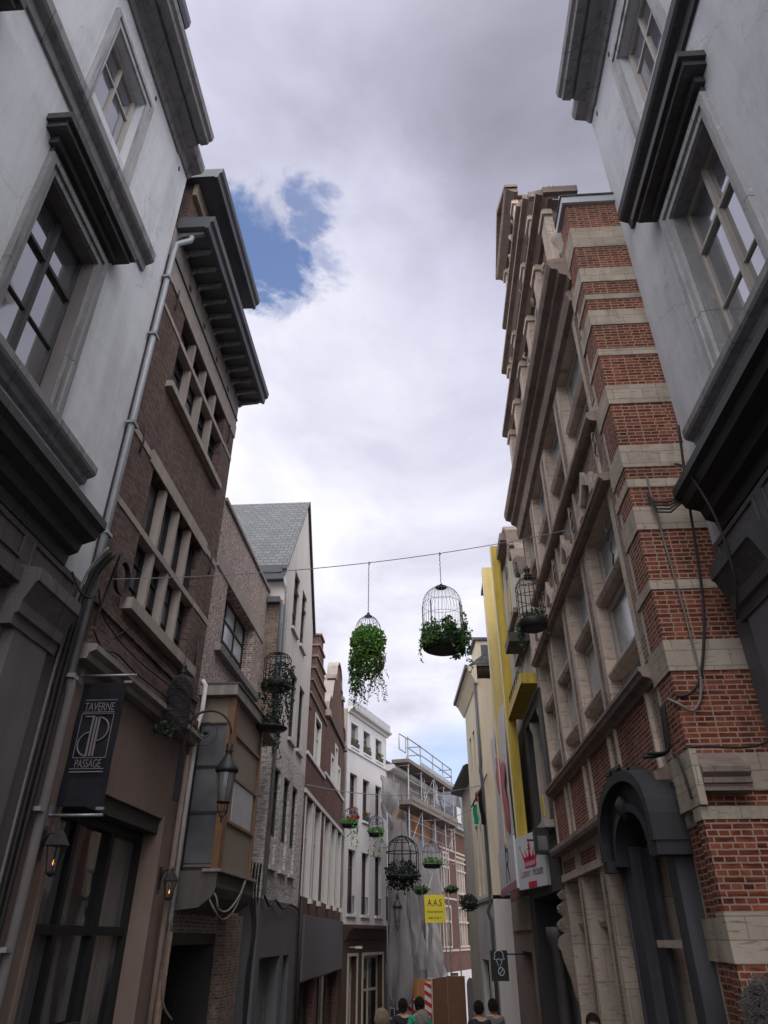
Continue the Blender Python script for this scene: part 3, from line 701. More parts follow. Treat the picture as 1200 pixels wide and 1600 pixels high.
part('canopy_capping', MB(FL).box(13.96, 18.57, 0, .83, 6.843, 6.875), 'zinc_dark', Cc)
bay = MB(FL)
bay.box(14.2, 16.95, 0, .68, 3.35, 6.618)
bo = part('bay', bay, 'panel_tan', Cc)
for (z0, z1) in ((3.5, 4.35), (4.4, 5.2), (5.25, 6.05)):
    part('bay_pane', MB(WORLD).box(-4.62, -4.09, 14.17, 14.192, z0, z1), 'glass_dusty', bo)
fm = MB(WORLD)
for z in (3.42, 4.37, 5.22, 6.07): fm.box(-4.66, -4.05, 14.15, 14.197, z - .02, z + .02)
fm.box(-4.68, -4.63, 14.15, 14.197, 3.4, 6.1)
part('side_window_bar', fm, 'iron', bo)
part('corner_post', MB(FL).box(14.13, 14.26, .62, .75, 3.36, 6.61).box(14.42, 14.48, .685, .74, 3.36, 6.61), 'wood_orange', bo)
pn = MB(FL)
for u in (16.86,): pn.box(u, u + .055, .683, .73, 3.36, 6.6)
for z in (4.28, 5.12, 5.95): pn.box(14.5, 16.85, .683, .72, z - .025, z + .025)
part('bay_batten', pn, 'wood_orange', bo)
for (u0, u1) in ((14.9, 16.6),):
    part('bay_pane', MB(FL).box(u0, u1, .683, .70, 4.32, 5.08), 'curtain', bo)
part('bay_base', MB(FL).prof(14.05, 17.1, [(0, 2.72), (.5, 2.78), (.72, 2.95), (.78, 3.1), (.78, 3.345), (0, 3.345)]), 'concrete_dark', Cc)
part('bay_drip_sill', MB(FL).box(14.0, 17.14, .5, .86, 3.348, 3.40), 'concrete', Cc)
part('ground_floor_wall', MB(FL).wall(13.87, 19.13, -1.2, 2.395, [(14.0, 17.2, -1.1, 2.2, .9)], .9, back=4), 'shop_dark', Cc)
part('brick_column', MB(FL).box(17.25, 18.75, .002, .22, -.8, 2.75), 'brickOld', Cc)
dd = window(Cc, FL, 14.0, 17.2, -.9, 2.2, .85, 4, (1.35,), 'shop_dark', 'glass_dark', .16, .22, depth=.12)
part('door_board', MB(FL).box(14.3, 14.8, -.72, -.70, -.7, 1.2).box(15.5, 15.75, -.72, -.70, -.7, 1.2).box(15.25, 15.5, -.72, -.7, 1.45, 2.0), 'stucco_grey', dd)
# pipes on the joint of B and C
pp = MB(FL).tube([(13.75, .1, 6.85), (13.75, .18, 6.75), (13.76, .18, 6.2), (13.76, .12, 5.9), (13.76, .12, 2.4)], .05, 10)
part('drainpipe', pp, 'white_paint', Cc, label='chipped white pipe beside the bay')
part('drainpipe', MB(FL).tube([(13.76, .12, 2.4), (13.77, .12, -.6)], .075, 10), 'rust', Cc, label='rusty lower pipe')
part('drainpipe', MB(FL).tube([(13.5, .1, 5.3), (13.5, .1, -.6)], .05, 10), 'stucco_brown', Cc)
# pipes right of the bay
for i, u in enumerate((17.35, 17.75, 18.2)):
    part('service_pipe', MB(FL).tube([(u, .1 + i * .12, 6.4 - i * .2), (u, .1 + i * .12, 3.1)], .03, 8), ('rust', 'wood_orange', 'trim_light')[i], Cc)

# ------------------------------------------------------------------ D: white gabled house with slate roof
Dh = thing('gabled_house', 'white painted brick house with a slate roof and a plain pointed gable', 'house', (-6, 22, 0))
hd = [(20.5, 21.45, 10.82, 12.1), (22.05, 22.95, 10.82, 12.1), (21.15, 22.1, 7.5, 9.58), (22.65, 23.6, 7.5, 9.58),
      (19.68, 20.55, 3.92, 6.36), (21.12, 22.08, 3.92, 6.36), (22.55, 23.45, 3.92, 6.36)]
hd2 = [h for h in hd]
hd2[0] = (20.5, 21.45, 10.82, 12.28); hd2[1] = (22.05, 22.95, 10.82, 12.28)
part('wall', MB(FD).wall(19.15, 24.64, 3.15, 7.0, hd2, .14, back=.8, top=False), 'brickW', Dh)
up = MB(FD)
up.wall(19.15, 24.64, 7.0, 12.28, hd2, .14, back=.8, top=False)
up.poly([(19.15, 12.28), (20.5, 12.28), (20.5, 12.83), (21.45, 12.83), (21.45, 12.28), (22.05, 12.28), (22.05, 12.83), (22.95, 12.83), (22.95, 12.28), (24.64, 12.28), (21.95, 16.2)], -.3, 0)
part('rendered_wall', up, 'render_pink', Dh)
part('side_wall', MB(WORLD).box(-12, -5.02, 19.16, 24.63, -1.0, 12.2), 'render_pink', Dh)
part('old_side_wall', MB(WORLD).box(-5.015, -4.24, 19.12, 19.14, 6.9, 11.1), 'brickOld', Dh)
part('old_side_wall', MB(WORLD).box(-12, -4.26, 19.10, 19.115, 6.9, 10.5), 'brickOld', Dh)
for h in hd2:
    z1 = h[3] if h[3] != 12.28 else 12.83
    if h[2] == 3.92:
        part('infill_panel', MB(FD).box(h[0], h[1], -.2, -.07, 3.92, 4.65), 'brickW', Dh)
        window(Dh, FD, h[0], h[1], 4.65, z1, .12, 1, (5.8,), 'trim_dark', 'glass_dark', .05, .04)
    else:
        window(Dh, FD, h[0], h[1], h[2], z1, .12, 1, (h[2] + .65,), 'trim_dark', 'glass_dark', .05, .04)
    part('window_sill', MB(FD).box(h[0] - .06, h[1] + .06, 0, .09, h[2] - .1, h[2] - .004), 'render_pink', Dh)
rf = MB(WORLD)
for s in (1, -1):
    y_e, y_r = (19.0, 21.95) if s == 1 else (24.8, 21.951)
    rf.add([(-4.14, y_e, 12.12), (-14, y_e, 12.12), (-14, y_r, 16.32), (-4.14, y_r, 16.32), (-4.14, y_e, 12.24), (-14, y_e, 12.24), (-14, y_r, 16.44), (-4.14, y_r, 16.44)],
           [(0, 1, 2, 3), (4, 5, 6, 7), (0, 1, 5, 4), (2, 3, 7, 6), (0, 3, 7, 4), (1, 2, 6, 5)])
part('roof', rf, 'slate', Dh)
part('gutter', MB(WORLD).box(-14, -4.3, 18.86, 19.02, 11.95, 12.14).box(-14, -4.25, 18.9, 19.12, 11.72, 11.94), 'zinc_dark', Dh)
part('lower_gutter', MB(WORLD).box(-12, -4.3, 18.9, 19.095, 10.95, 11.13), 'zinc_dark', Dh)
part('drainpipe', MB(FD).tube([(19.08, -.1, 11.9), (19.1, .04, 11.5), (19.2, .07, 11.1), (19.2, .07, 3.2)], .05, 8), 'trim_light', Dh)
part('drainpipe', MB(FD).tube([(19.05, -.03, 10.9), (19.08, .0, 7.0)], .075, 8), 'zinc_dark', Dh)
part('verge_board', MB(FD).add([(21.95, -.02, 16.44), (24.82, -.02, 12.22), (24.82, .09, 12.22), (21.95, .09, 16.44), (21.95, -.02, 16.2), (24.66, -.02, 12.2), (24.66, .09, 12.2), (21.95, .09, 16.2)],
     [(0, 1, 2, 3), (4, 5, 6, 7), (0, 1, 5, 4), (2, 3, 7, 6), (1, 2, 6, 5), (0, 3, 7, 4)]), 'black', Dh)
part('shop_wall', MB(FD).wall(19.15, 24.64, -1.4, 3.145, [(19.6, 22.2, -1.3, 1.9, .4), (22.7, 23.6, -1.3, 1.9, .4)], .4, back=3), 'shop_grey', Dh)
window(Dh, FD, 19.6, 22.2, -1.1, 1.9, .35, 1, (), 'shop_grey', 'glass', .1, .06)
window(Dh, FD, 22.7, 23.6, -1.1, 1.9, .35, 1, (), 'shop_grey', 'glass_dark', .08, .06)

# ------------------------------------------------------------------ E: twin brick gables
Eh = thing('stepped_gable_house', 'brown red brick house with a stepped gable beside the white gabled house', 'house', (-6, 27, 0))
E2 = thing('scrolled_gable_house', 'brown red brick house with a scrolled gable beside the stepped one', 'house', (-6, 33, 0))
def rowholes(a): return [(u0, u1, 3.46, 6.45, .20) for (u0, u1) in a]
r1 = [(25.15, 26.6), (27.15, 28.65)]; r2 = [(29.85, 31.35), (31.95, 33.5), (34.15, 35.6)]
for (par, ua, ub, rows, wn) in ((Eh, 24.65, 29.29, r1, [(26.3, 27.7, 7.9, 9.52)]), (E2, 29.3, 36.15, r2, [(31.2, 31.95, 8.12, 9.1), (32.45, 33.2, 8.12, 9.8), (33.7, 34.4, 8.12, 9.1)])):
    part('wall', MB(FD).wall(ua, ub, 3.0, 9.4 if par is Eh else 10.5, rowholes(rows) + [(*w, .12) for w in wn], .3, back=7), 'brickE', par)
    su = MB(FD)
    for (u0, u1) in rows: su.box(u0 - .14, u0 - .002, 0, .03, 3.46, 6.5); su.box(u1 + .002, u1 + .14, 0, .03, 3.46, 6.5); su.box(u1 - .03, u1 - .002, -.19, -.0, 3.46, 6.45)
    for w in wn: su.box(w[0] - .12, w[0], 0, .03, w[2], w[3] + .12); su.box(w[1], w[1] + .12, 0, .03, w[2], w[3] + .12); su.box(w[0], w[1], 0, .03, w[3], w[3] + .12); su.box(w[1] - .02, w[1] - .002, -.11, 0, w[2], w[3])
    su.box(ua + .02, ub - .02, 0, .06, 6.52, 6.66); su.box(ua + .02, ub - .02, 0, .06, 7.78 if par is Eh else 8.0, 7.9 if par is Eh else 8.11)
    part('white_surround', su, 'white_paint', par)
    for (u0, u1) in rows:
        window(par, FD, u0, u1, 3.46, 6.45, .17, 2, (5.3,), 'white_paint', 'glass', .08, .06)
        part('sill_block', MB(FD).box(u1 - .05, u1 + .25, 0, .14, 3.3, 3.45), 'white_paint', par)
    for w in wn: window(par, FD, w[0], w[1], w[2], w[3], .10, 2, (w[2] + (w[3] - w[2]) * .62,), 'white_paint', 'glass_blue', .06, .05)
    part('shop_wall', MB(FD).wall(ua, ub, -2.4, 2.995, [(ua + .4, ub - .4, -2.3, 1.15, .3)], .3, back=3), 'brickE', par)
    window(par, FD, ua + .4, ub - .4, -2.2, 1.15, .26, 3, (), 'shop_dark', 'glass_dark', .12, .1)
    part('fascia_sign_board', MB(FD).box(ua + (.55 if par is Eh else .003), ub - .003, .0, .16, 1.18, 2.95), 'slate_grey', par)
stp = [(2.28, 9.4, 10.0), (1.9, 10.0, 10.6), (1.5, 10.6, 11.2), (1.1, 11.2, 11.8), (.72, 11.8, 12.4), (.42, 12.4, 12.95)]
gm = MB(FD); cp = MB(FD)
for (h, z0, z1) in stp:
    gm.box(26.97 - h, 26.97 + h, -.35, 0, z0, z1 - .08); cp.box(26.97 - h - .05, 26.97 + h + .05, -.4, .06, z1 - .08, z1)
    gm.box(26.97 - h, 26.97 - h + .3, .0, .05, z0, z1 - .3)
part('gable', gm, 'brickE', Eh); part('gable_coping', cp, 'stoneD', Eh)
part('roof', MB(FD).add([(24.7, -.35, 9.4), (24.7, -9, 9.4), (26.97, -9, 12.2), (26.97, -.35, 12.2), (29.2, -.35, 9.4), (29.2, -9, 9.4)], [(0, 1, 2, 3), (3, 2, 5, 4), (0, 3, 4), (1, 2, 5)]), 'slate', Eh)
cu = 32.7
def scroll_half(s): return [(cu + s * 3.35, 10.5), (cu + s * 3.3, 10.9), (cu + s * 2.9, 11.3), (cu + s * 2.45, 11.35), (cu + s * 2.2, 11.8), (cu + s * 1.9, 12.3), (cu + s * 1.45, 12.45), (cu + s * 1.4, 12.75), (cu + s * 1.1, 12.8), (cu + s * .95, 13.3), (cu + s * .6, 13.6)]
outl = scroll_half(-1) + [(cu, 13.75)] + scroll_half(1)[::-1]
part('gable', MB(FD).poly(outl, -.35, 0), 'brickE', E2)
cpn = MB(FD)
for s in (-1, 1):
    hh = scroll_half(s) + [(cu, 13.75)]
    for a, b in zip(hh[:-1], hh[1:]):
        cpn.add([(a[0], -.42, a[1]), (a[0], .08, a[1]), (b[0], .08, b[1]), (b[0], -.42, b[1]), (a[0], -.42, a[1] + .1), (a[0], .08, a[1] + .1), (b[0], .08, b[1] + .1), (b[0], -.42, b[1] + .1)],
                [(0, 1, 2, 3), (4, 5, 6, 7), (0, 1, 5, 4), (2, 3, 7, 6), (1, 2, 6, 5), (0, 3, 7, 4)])
    cpn.box(cu + s * 3.2 - .3, cu + s * 3.2 + .2, -.3, .16, 10.35, 10.6)
    cpn.box(cu + s * 1.7 - .28, cu + s * 1.7 + .2, -.3, .14, 12.46, 12.62)
part('gable_coping', cpn, 'stoneL', E2)
part('cornice', MB(FD).box(29.35, 36.1, 0, .1, 10.42, 10.5), 'trim_dark', E2)
part('roof', MB(FD).add([(29.4, -.35, 10.5), (29.4, -9, 10.5), (cu, -9, 13.2), (cu, -.35, 13.2), (36.0, -.35, 10.5), (36.0, -9, 10.5)], [(0, 1, 2, 3), (3, 2, 5, 4), (0, 3, 4), (1, 2, 5)]), 'pantile_red', E2)

# ------------------------------------------------------------------ F: white rendered house, street bends here
Fh = thing('white_townhouse', 'narrow white rendered house with three windows a floor and flower boxes', 'house', FG.p(2.5, -3, -1.7))
fs = [(0.0, 1.0), (1.8, 2.8), (3.7, 4.7)]
fz = [(10.88, 12.08), (7.5, 9.54), (3.28, 6.0)]
fh = [(a, b, c, d) for (a, b) in fs for (c, d) in fz]
part('wall', MB(FG).wall(-.42, 5.5, 2.85, 12.75, fh, .26, back=7), 'render_white', Fh)
part('party_wall', MB(FG).box(-.46, -.425, -6, -.05, 2.85, 12.7), 'rubble', Fh)
for (a, b) in fs:
    for k, (c, d) in enumerate(fz):
        window(Fh, FG, a, b, c, d, .24, 2, (c + (d - c) * .72,), 'shop_brown' if k else 'trim', 'glass_dark' if k else 'glass', .07, .07)
        part('window_sill', MB(FG).box(a - .08, b + .08, 0, .1, c - .12, c - .004), 'render_white', Fh)
part('cornice', MB(FG).prof(-.5, 5.65, [(0, 12.5), (.08, 12.5), (.14, 12.62), (.3, 12.68), (.34, 12.78), (0, 12.78)]), 'white_paint', Fh)
part('parapet', MB(FG).box(-.45, 5.6, -.05, .22, 12.783, 13.2), 'lead', Fh)
part('string_course', MB(FG).box(-.42, 5.5, 0, .07, 10.62, 10.74), 'white_paint', Fh)
for (a, b) in fs:
    bl = MB(FG)
    for i in range(5): bl.tube([(a + .1 + i * (b - a - .2) / 4, -.03, 3.3), (a + .1 + i * (b - a - .2) / 4, -.03, 4.0)], .015, 5)
    bl.box(a + .02, b - .02, -.05, -.02, 4.0, 4.04)
    part('window_railing', bl, 'iron', Fh)
part('shop_cornice', MB(FG).prof(-.3, 6.2, [(0, 2.2), (.1, 2.25), (.3, 2.6), (.5, 2.7), (.5, 2.84), (0, 2.845)]), 'shop_brown', Fh)
part('shop_wall', MB(FG).wall(-.42, 5.5, -2.6, 2.84, [(.3, 1.3, -2.5, 1.6, .35), (2.1, 4.8, -2.5, 1.6, .35)], .35, back=3), 'shop_brown', Fh)
for (a, b) in ((.3, 1.3), (2.1, 4.8)):
    window(Fh, FG, a, b, -2.4, 1.6, .3, 1 if b < 2 else 2, (.2,), 'cream_paint', 'glass_dark', .12, .1)
part('door_surround', MB(FG).box(.18, .3, 0, .05, -2.4, 1.72).box(1.3, 1.42, 0, .05, -2.4, 1.72).box(.3, 1.3, 0, .05, 1.6, 1.72).box(1.98, 2.1, 0, .05, -2.4, 1.72).box(4.8, 4.92, 0, .05, -2.4, 1.72).box(2.1, 4.8, 0, .05, 1.6, 1.72), 'cream_paint', Fh)
part('security_camera', MB(FG).box(.35, .5, .3, .6, 1.9, 2.0).box(.4, .46, 0, .35, 1.93, 1.98), 'white_paint', Fh)

# ------------------------------------------------------------------ G: house under scaffold
Gh = thing('scaffolded_house', 'rough rendered house with boarded windows behind the scaffold', 'house', FG.p(10, -3, -2))
gh = [(6.15, 8.7, 7.95, 9.35), (10.1, 12.6, 7.6, 9.1), (13.1, 14.8, 7.6, 9.1), (6.5, 8.6, 4.0, 6.3), (10.2, 12.3, 4.0, 6.3)]
part('wall', MB(FG).wall(5.51, 15.9, -2.8, 10.8, gh, .3, back=7), 'rubble', Gh)
for i, h in enumerate(gh):
    if i < 3: part('window_board', MB(FG).box(h[0] + (h[1] - h[0]) * .3, h[1], -.25, -.2, h[2], h[3]), 'plywood', Gh)
    window(Gh, FG, h[0], h[1], h[2], h[3], .28, 3, (), 'trim_dark', 'glass_dark', .08, .08)
part('eave', MB(FG).prof(5.4, 16.0, [(0, 10.6), (.25, 10.62), (.5, 10.75), (.5, 10.95), (0, 11.0)]), 'white_paint', Gh)
part('roof', MB(FG).add([(5.4, .45, 10.95), (15.9, .45, 10.95), (15.9, -3.5, 13.4), (5.4, -3.5, 13.4), (15.9, -7, 10.95), (5.4, -7, 10.95)], [(0, 1, 2, 3), (3, 2, 4, 5), (1, 4, 2), (0, 3, 5)]), 'pantile', Gh)

# ------------------------------------------------------------------ H: orange brick house with stone mullions
Hh = thing('mullioned_brick_house', 'orange brick house at the end with pale stone cross windows and a slate roof', 'house', FG.p(22, -3, -2.4))
hw = [(16.5, 18.4), (20.6, 23.5), (25.0, 27.6), (29, 31.5)]
hh = [(a, b, 5.1, 7.32) for (a, b) in hw] + [(a, b, 1.86, 4.07) for (a, b) in hw]
part('wall', MB(FG).wall(15.91, 34, .5, 9.0, hh, .25, back=8), 'brickH', Hh)
sm = MB(FG)
for h in hh:
    n = 3 if h[1] - h[0] < 2.2 else 4; zt = h[2] + (h[3] - h[2]) * .63
    for i in range(1, n): c = h[0] + (h[1] - h[0]) * i / n; sm.box(c - .07, c + .07, -.2, .02, h[2], h[3])
    sm.box(h[0] - .16, h[0], -.2, .03, h[2] - .12, h[3] + .14); sm.box(h[1], h[1] + .16, -.2, .03, h[2] - .12, h[3] + .14)
    sm.box(h[0], h[1], -.2, .025, zt - .06, zt + .06); sm.box(h[0], h[1], -.2, .03, h[3], h[3] + .14); sm.box(h[0], h[1], -.2, .03, h[2] - .12, h[2])
    for i in range(n):
        a = h[0] + (h[1] - h[0]) * i / n + .07; b = h[0] + (h[1] - h[0]) * (i + 1) / n - .07
        window(Hh, FG, a, b, h[2], h[3], .22, 1, (zt,), 'trim_dark', 'glass', .03, .03)
for z in (1.55, 4.55, 7.6, 7.0): sm.box(15.95, 33.9, 0, .04, z, z + .12)
for u in (19.5, 24.3, 28.2): sm.box(u - .12, u + .12, 0, .08, 7.72, 9.0)
part('stone_dressing', sm, 'stoneF', Hh)
part('cornice', MB(FG).prof(15.8, 34, [(0, 8.95), (.1, 8.95), (.2, 9.1), (.42, 9.2), (.42, 9.38), (0, 9.45)]), 'stoneL', Hh)
part('roof', MB(FG).add([(15.8, .4, 9.4), (34, .4, 9.4), (34, -4.0, 13.2), (16.2, -4.0, 13.2), (34, -8, 9.4), (15.8, -8, 9.4)], [(0, 1, 2, 3), (3, 2, 4, 5), (0, 3, 5)]), 'slate', Hh)
dm = MB(FG).poly([(20.9, 9.6), (22.7, 9.6), (22.7, 10.9), (21.8, 12.2), (20.9, 10.9)], -1.6, .1)
dmo = part('dormer', dm, 'zinc_dark', Hh)
part('dormer_window', MB(FG).box(21.2, 22.4, .1, .13, 9.8, 10.9), 'white_paint', dmo)
part('plinth_wall', MB(FG).box(15.92, 33.9, -.4, -.004, -3, .5), 'brickH', Hh)
al = MB(FG)
arches = [(17.0, 18.4), (21.6, 23.6), (25.2, 27.4)]
u = 15.95
for (a, b) in arches + [(34, 34)]:
    al.box(u, min(a, 33.9), 0, .05, -3, .05); u = b
al.box(15.95, 33.9, 0, .05, .05, .42)
for (a, b) in arches:
    c = (a + b) / 2; r_ = (b - a) / 2
    al.poly([(a, .045), (a, -.5)] + [(c - r_ * math.cos(t * math.pi / 10), -.5 + .45 * math.sin(t * math.pi / 10)) for t in range(11)] + [(b, .045)], 0, .05)
part('arcade', al, 'render_white', Hh)
for (a, b) in arches: part('arch_opening', MB(FG).box(a, b, -.003, .012, -3, .04), 'black', Hh)
Kh = thing('far_house', 'dark roofed house closing the street beyond the orange brick house', 'house', (4, 70, -3))
part('wall', MB(WORLD).box(-4, 12, 70, 76, -3, 11.0), 'brickN', Kh)
part('roof', MB(WORLD).add([(-4.3, 69.6, 10.9), (12.3, 69.6, 10.9), (12.3, 73, 15.2), (-4.3, 73, 15.2), (12.3, 76.4, 10.9), (-4.3, 76.4, 10.9)], [(0, 1, 2, 3), (3, 2, 4, 5), (0, 3, 5), (1, 4, 2)]), 'slate', Kh)

# ------------------------------------------------------------------ O: the ornate striped house on the right
Oh = thing('ornate_brick_house', 'ornate red brick and stone house on the right with a banded pier and carved gable', 'house', (5, 12, 0))
bays = [(8.98, 10.7), (11.25, 12.75), (13.35, 14.85), (15.4, 16.9)]
oh = [(a, b, 5.2, 8.05, .28) for (a, b) in bays] + [(a, b, 9.5, 11.74, .28) for (a, b) in bays] + [(a, b, -.5, 3.3, .5) for (a, b) in bays[1:]]
oh += [(9.05, 10.35, -.4, 3.35, .55)]
part('wall', MB(FO).wall(8.36, 17.02, -.8, 12.3, oh, .5, back=8), 'stoneF', Oh)
# red brick strips between stone
bs = MB(FO)
for u in (8.66, 10.975, 13.05, 15.12):
    hw_ = .09 if u > 9 else .11
    bs.box(u - hw_, u + hw_, 0, .012, 5.3, 7.95); bs.box(u - hw_, u + hw_, 0, .012, 9.6, 11.6); bs.box(u - hw_, u + hw_, 0, .012, 4.08, 4.92)
    if u > 10: bs.box(u - hw_ * .8, u + hw_ * .8, 0, .012, .2, 3.2)
bs2 = MB(FO)
for (a, b) in bays:
    bs2.box(a + .02, b - .02, 0, .014, 4.08, 4.95)
    if a > 9.5: bs2.box(a + .08, b - .08, 0, .014, 3.46, 3.68)
part('brick_strip', bs, 'brickOld', Oh); part('brick_panel', bs2, 'brickP', Oh)
zz1 = MB(FO).box(8.4, 17.0, 0, .015, 8.22, 9.18); part('upper_brick_panel', zz1, 'brickOld', Oh)
lz = MB(FO)
for (a, b) in bays:
    for q in (a - .07, b + .01): lz.box(q, q + .06, .0, .05, 4.05, 4.97); lz.box(q, q + .06, .015, .06, 8.22, 9.18)
    # pointed ornament over each bay
    c = (a + b) / 2
    pts = [(a + .1, 8.23), (a + .1, 8.5), (a + .35, 8.5), (a + .35, 8.72), (a + .58, 8.72), (c, 9.05), (b - .58, 8.72), (b - .35, 8.72), (b - .35, 8.5), (b - .1, 8.5), (b - .1, 8.23), (b - .3, 8.23), (b - .3, 8.38), (b - .5, 8.38), (b - .5, 8.55), (c, 8.8), (a + .5, 8.55), (a + .5, 8.38), (a + .3, 8.38), (a + .3, 8.23)]
    lz.poly(pts, .016, .10)
part('ornament_band', lz, 'stoneF', Oh)
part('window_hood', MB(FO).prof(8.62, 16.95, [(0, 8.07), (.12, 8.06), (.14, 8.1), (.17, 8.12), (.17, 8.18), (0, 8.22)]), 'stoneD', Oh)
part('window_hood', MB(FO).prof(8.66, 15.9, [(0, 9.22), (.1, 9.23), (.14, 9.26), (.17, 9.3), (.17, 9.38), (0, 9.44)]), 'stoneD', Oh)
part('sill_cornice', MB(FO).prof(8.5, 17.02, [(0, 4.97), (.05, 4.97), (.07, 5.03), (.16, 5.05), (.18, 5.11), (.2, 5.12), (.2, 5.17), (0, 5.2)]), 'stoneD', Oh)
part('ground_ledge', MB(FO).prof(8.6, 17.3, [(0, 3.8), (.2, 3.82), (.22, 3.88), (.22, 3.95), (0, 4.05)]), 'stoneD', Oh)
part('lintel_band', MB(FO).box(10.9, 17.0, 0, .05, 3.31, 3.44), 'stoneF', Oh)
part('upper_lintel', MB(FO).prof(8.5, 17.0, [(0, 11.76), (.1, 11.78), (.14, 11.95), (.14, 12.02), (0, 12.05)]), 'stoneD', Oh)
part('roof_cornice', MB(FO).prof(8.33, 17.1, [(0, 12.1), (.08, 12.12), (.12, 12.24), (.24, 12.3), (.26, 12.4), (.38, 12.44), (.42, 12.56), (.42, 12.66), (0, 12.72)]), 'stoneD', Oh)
tm = MB(FO)
for (a, b) in bays:
    for z in (5.74, 6.98): tm.prof(a, b, [(-.20, z - .05), (-.05, z - .05), (-.01, z + .02), (-.01, z + .06), (-.20, z + .06)])
    tm.prof(a, b, [(-.20, 10.5), (-.05, 10.5), (-.01, 10.58), (-.20, 10.62)])
    if a > 9.5: tm.prof(a, b, [(-.42, 2.46), (-.2, 2.46), (-.16, 2.55), (-.42, 2.58)])
part('transom', tm, 'stoneF', Oh)
for (a, b) in bays:
    window(Oh, FO, a, b, 5.2, 6.92, .24, 1, (), 'sash', 'glass_blue', .12, .05)
    window(Oh, FO, a, b, 7.05, 8.05, .24, 1, (), 'sash', 'glass_blue', .12, .05)
    window(Oh, FO, a, b, 9.5, 10.48, .24, 1, (), 'sash', 'glass_blue', .12, .05)
    window(Oh, FO, a, b, 10.63, 11.74, .24, 1, (), 'sash', 'glass_blue', .12, .05)
    if a > 9.5:
        window(Oh, FO, a, b, .6, 2.44, .42, 1, (), 'shop_dark', 'glass_dark', .1, .05)
        window(Oh, FO, a, b, 2.6, 3.3, .42, 1, (), 'shop_dark', 'glass_dark', .1, .05)
# iron anchors as curls
for (u, z) in ((8.8, 8.85), (11.0, 8.75), (13.1, 8.75), (15.1, 8.75), (9.05, 7.4), (9.0, 7.0)):
    an = MB(FO).tube([(u, .07, z - .22), (u + .05, .08, z - .12), (u - .04, .08, z), (u + .05, .08, z + .1), (u, .07, z + .22)], .014, 5)
    part('wall_anchor', an, 'iron', Oh)
# gable
gc = 12.55
def gh_(h, z0, z1): return [(gc - h, z0), (gc + h, z0), (gc + h, z1), (gc - h, z1)]
gg = MB(FO)
for (h, z0, z1) in ((4.05, 12.72, 13.3), (3.6, 13.3, 14.9), (2.55, 14.9, 16.45), (1.75, 16.45, 17.4), (1.2, 17.4, 18.9)): gg.poly(gh_(h, z0, z1 - .002), -.5, 0)
gg.poly([(gc - 1.3, 18.9), (gc + 1.3, 18.9), (gc, 19.9)], -.5, 0.02)
part('gable_wall', gg, 'brickOld', Oh)
gs = MB(FO)
for (h, z, d) in ((3.95, 14.88, .30), (2.85, 16.38, .28), (2.0, 17.34, .24)):
    gs.prof(gc - h, gc + h, [(0, z - .05), (.08, z - .05), (d * .6, z + .08), (d, z + .12), (d, z + .24), (0, z + .3)])
    gs.box(gc - h - .1, gc - h, -.5, d * .6, z + .02, z + .2)
gs.prof(gc - 1.45, gc + 1.45, [(0, 18.85), (.1, 18.85), (.3, 18.98), (.34, 19.1), (0, 19.15)])
for s in (-1, 1):
    gs.add([(gc + s * 1.5, 0, 19.1), (gc + s * 1.5, .34, 19.1), (gc, .34, 20.15), (gc, 0, 20.15), (gc + s * 1.5, 0, 19.0), (gc + s * 1.5, .34, 19.0), (gc, .34, 20.0), (gc, 0, 20.0)],
           [(0, 1, 2, 3), (4, 5, 6, 7), (1, 2, 6, 5), (0, 3, 7, 4), (0, 1, 5, 4), (2, 3, 7, 6)])
gs.box(gc - .35, gc + .35, -.45, .2, 19.9, 20.35)
part('gable_cornice', gs, 'stoneD', Oh)
gp = MB(FO)
for (us_, z0, z1, hwid, d) in (((-3.55, -2.2, -.75, .75, 2.2, 3.55), 12.74, 14.8, .2, .16), ((-2.4, -1.1, 1.1, 2.4), 15.2, 16.3, .16, .14), ((-1.6, -.6, .6, 1.6), 16.7, 17.26, .13, .12), ((-1.1, 1.1), 17.7, 18.82, .14, .12)):
    for k in us_:
        gp.box(gc + k - hwid, gc + k + hwid, 0, d, z0, z1); gp.box(gc + k - hwid - .05, gc + k + hwid + .05, 0, d + .05, z1 - .22, z1 - .1); gp.box(gc + k - hwid - .05, gc + k + hwid + .05, 0, d + .05, z0, z0 + .12)
part('gable_pilaster', gp, 'stoneF', Oh)
gn = MB(FO)
for k in (-1.5, 0, 1.5):
    c = gc + k
    gn.poly([(c - .42, 12.9), (c + .42, 12.9)] + [(c + .42 * math.cos(t * math.pi / 8), 14.1 + .42 * math.sin(t * math.pi / 8)) for t in range(9)], .002, .05)
part('niche', gn, 'stoneL', Oh)
gi = MB(FO)
for k in (-1.5, 0, 1.5):
    c = gc + k
    gi.poly([(c - .27, 12.95), (c + .27, 12.95)] + [(c + .27 * math.cos(t * math.pi / 8), 14.1 + .27 * math.sin(t * math.pi / 8)) for t in range(9)], .02, .056)
part('niche_recess', gi, 'shop_dark', Oh)
def volute(mb, cx, cz, R, s, w0, w1, turns=1.6):
    P = []
    for t in range(30):
        a = s * t / 29 * turns * 2 * math.pi; r = R * (1 - t / 29 * .75); P.append((cx + r * math.cos(a) * s, cz + r * math.sin(a) * s * 1.0))
    for a, b in zip(P[:-1], P[1:]): mb.tube([(a[0], (w0 + w1) / 2, a[1]), (b[0], (w0 + w1) / 2, b[1])], .09, 6)
    return mb
vo = MB(FO)
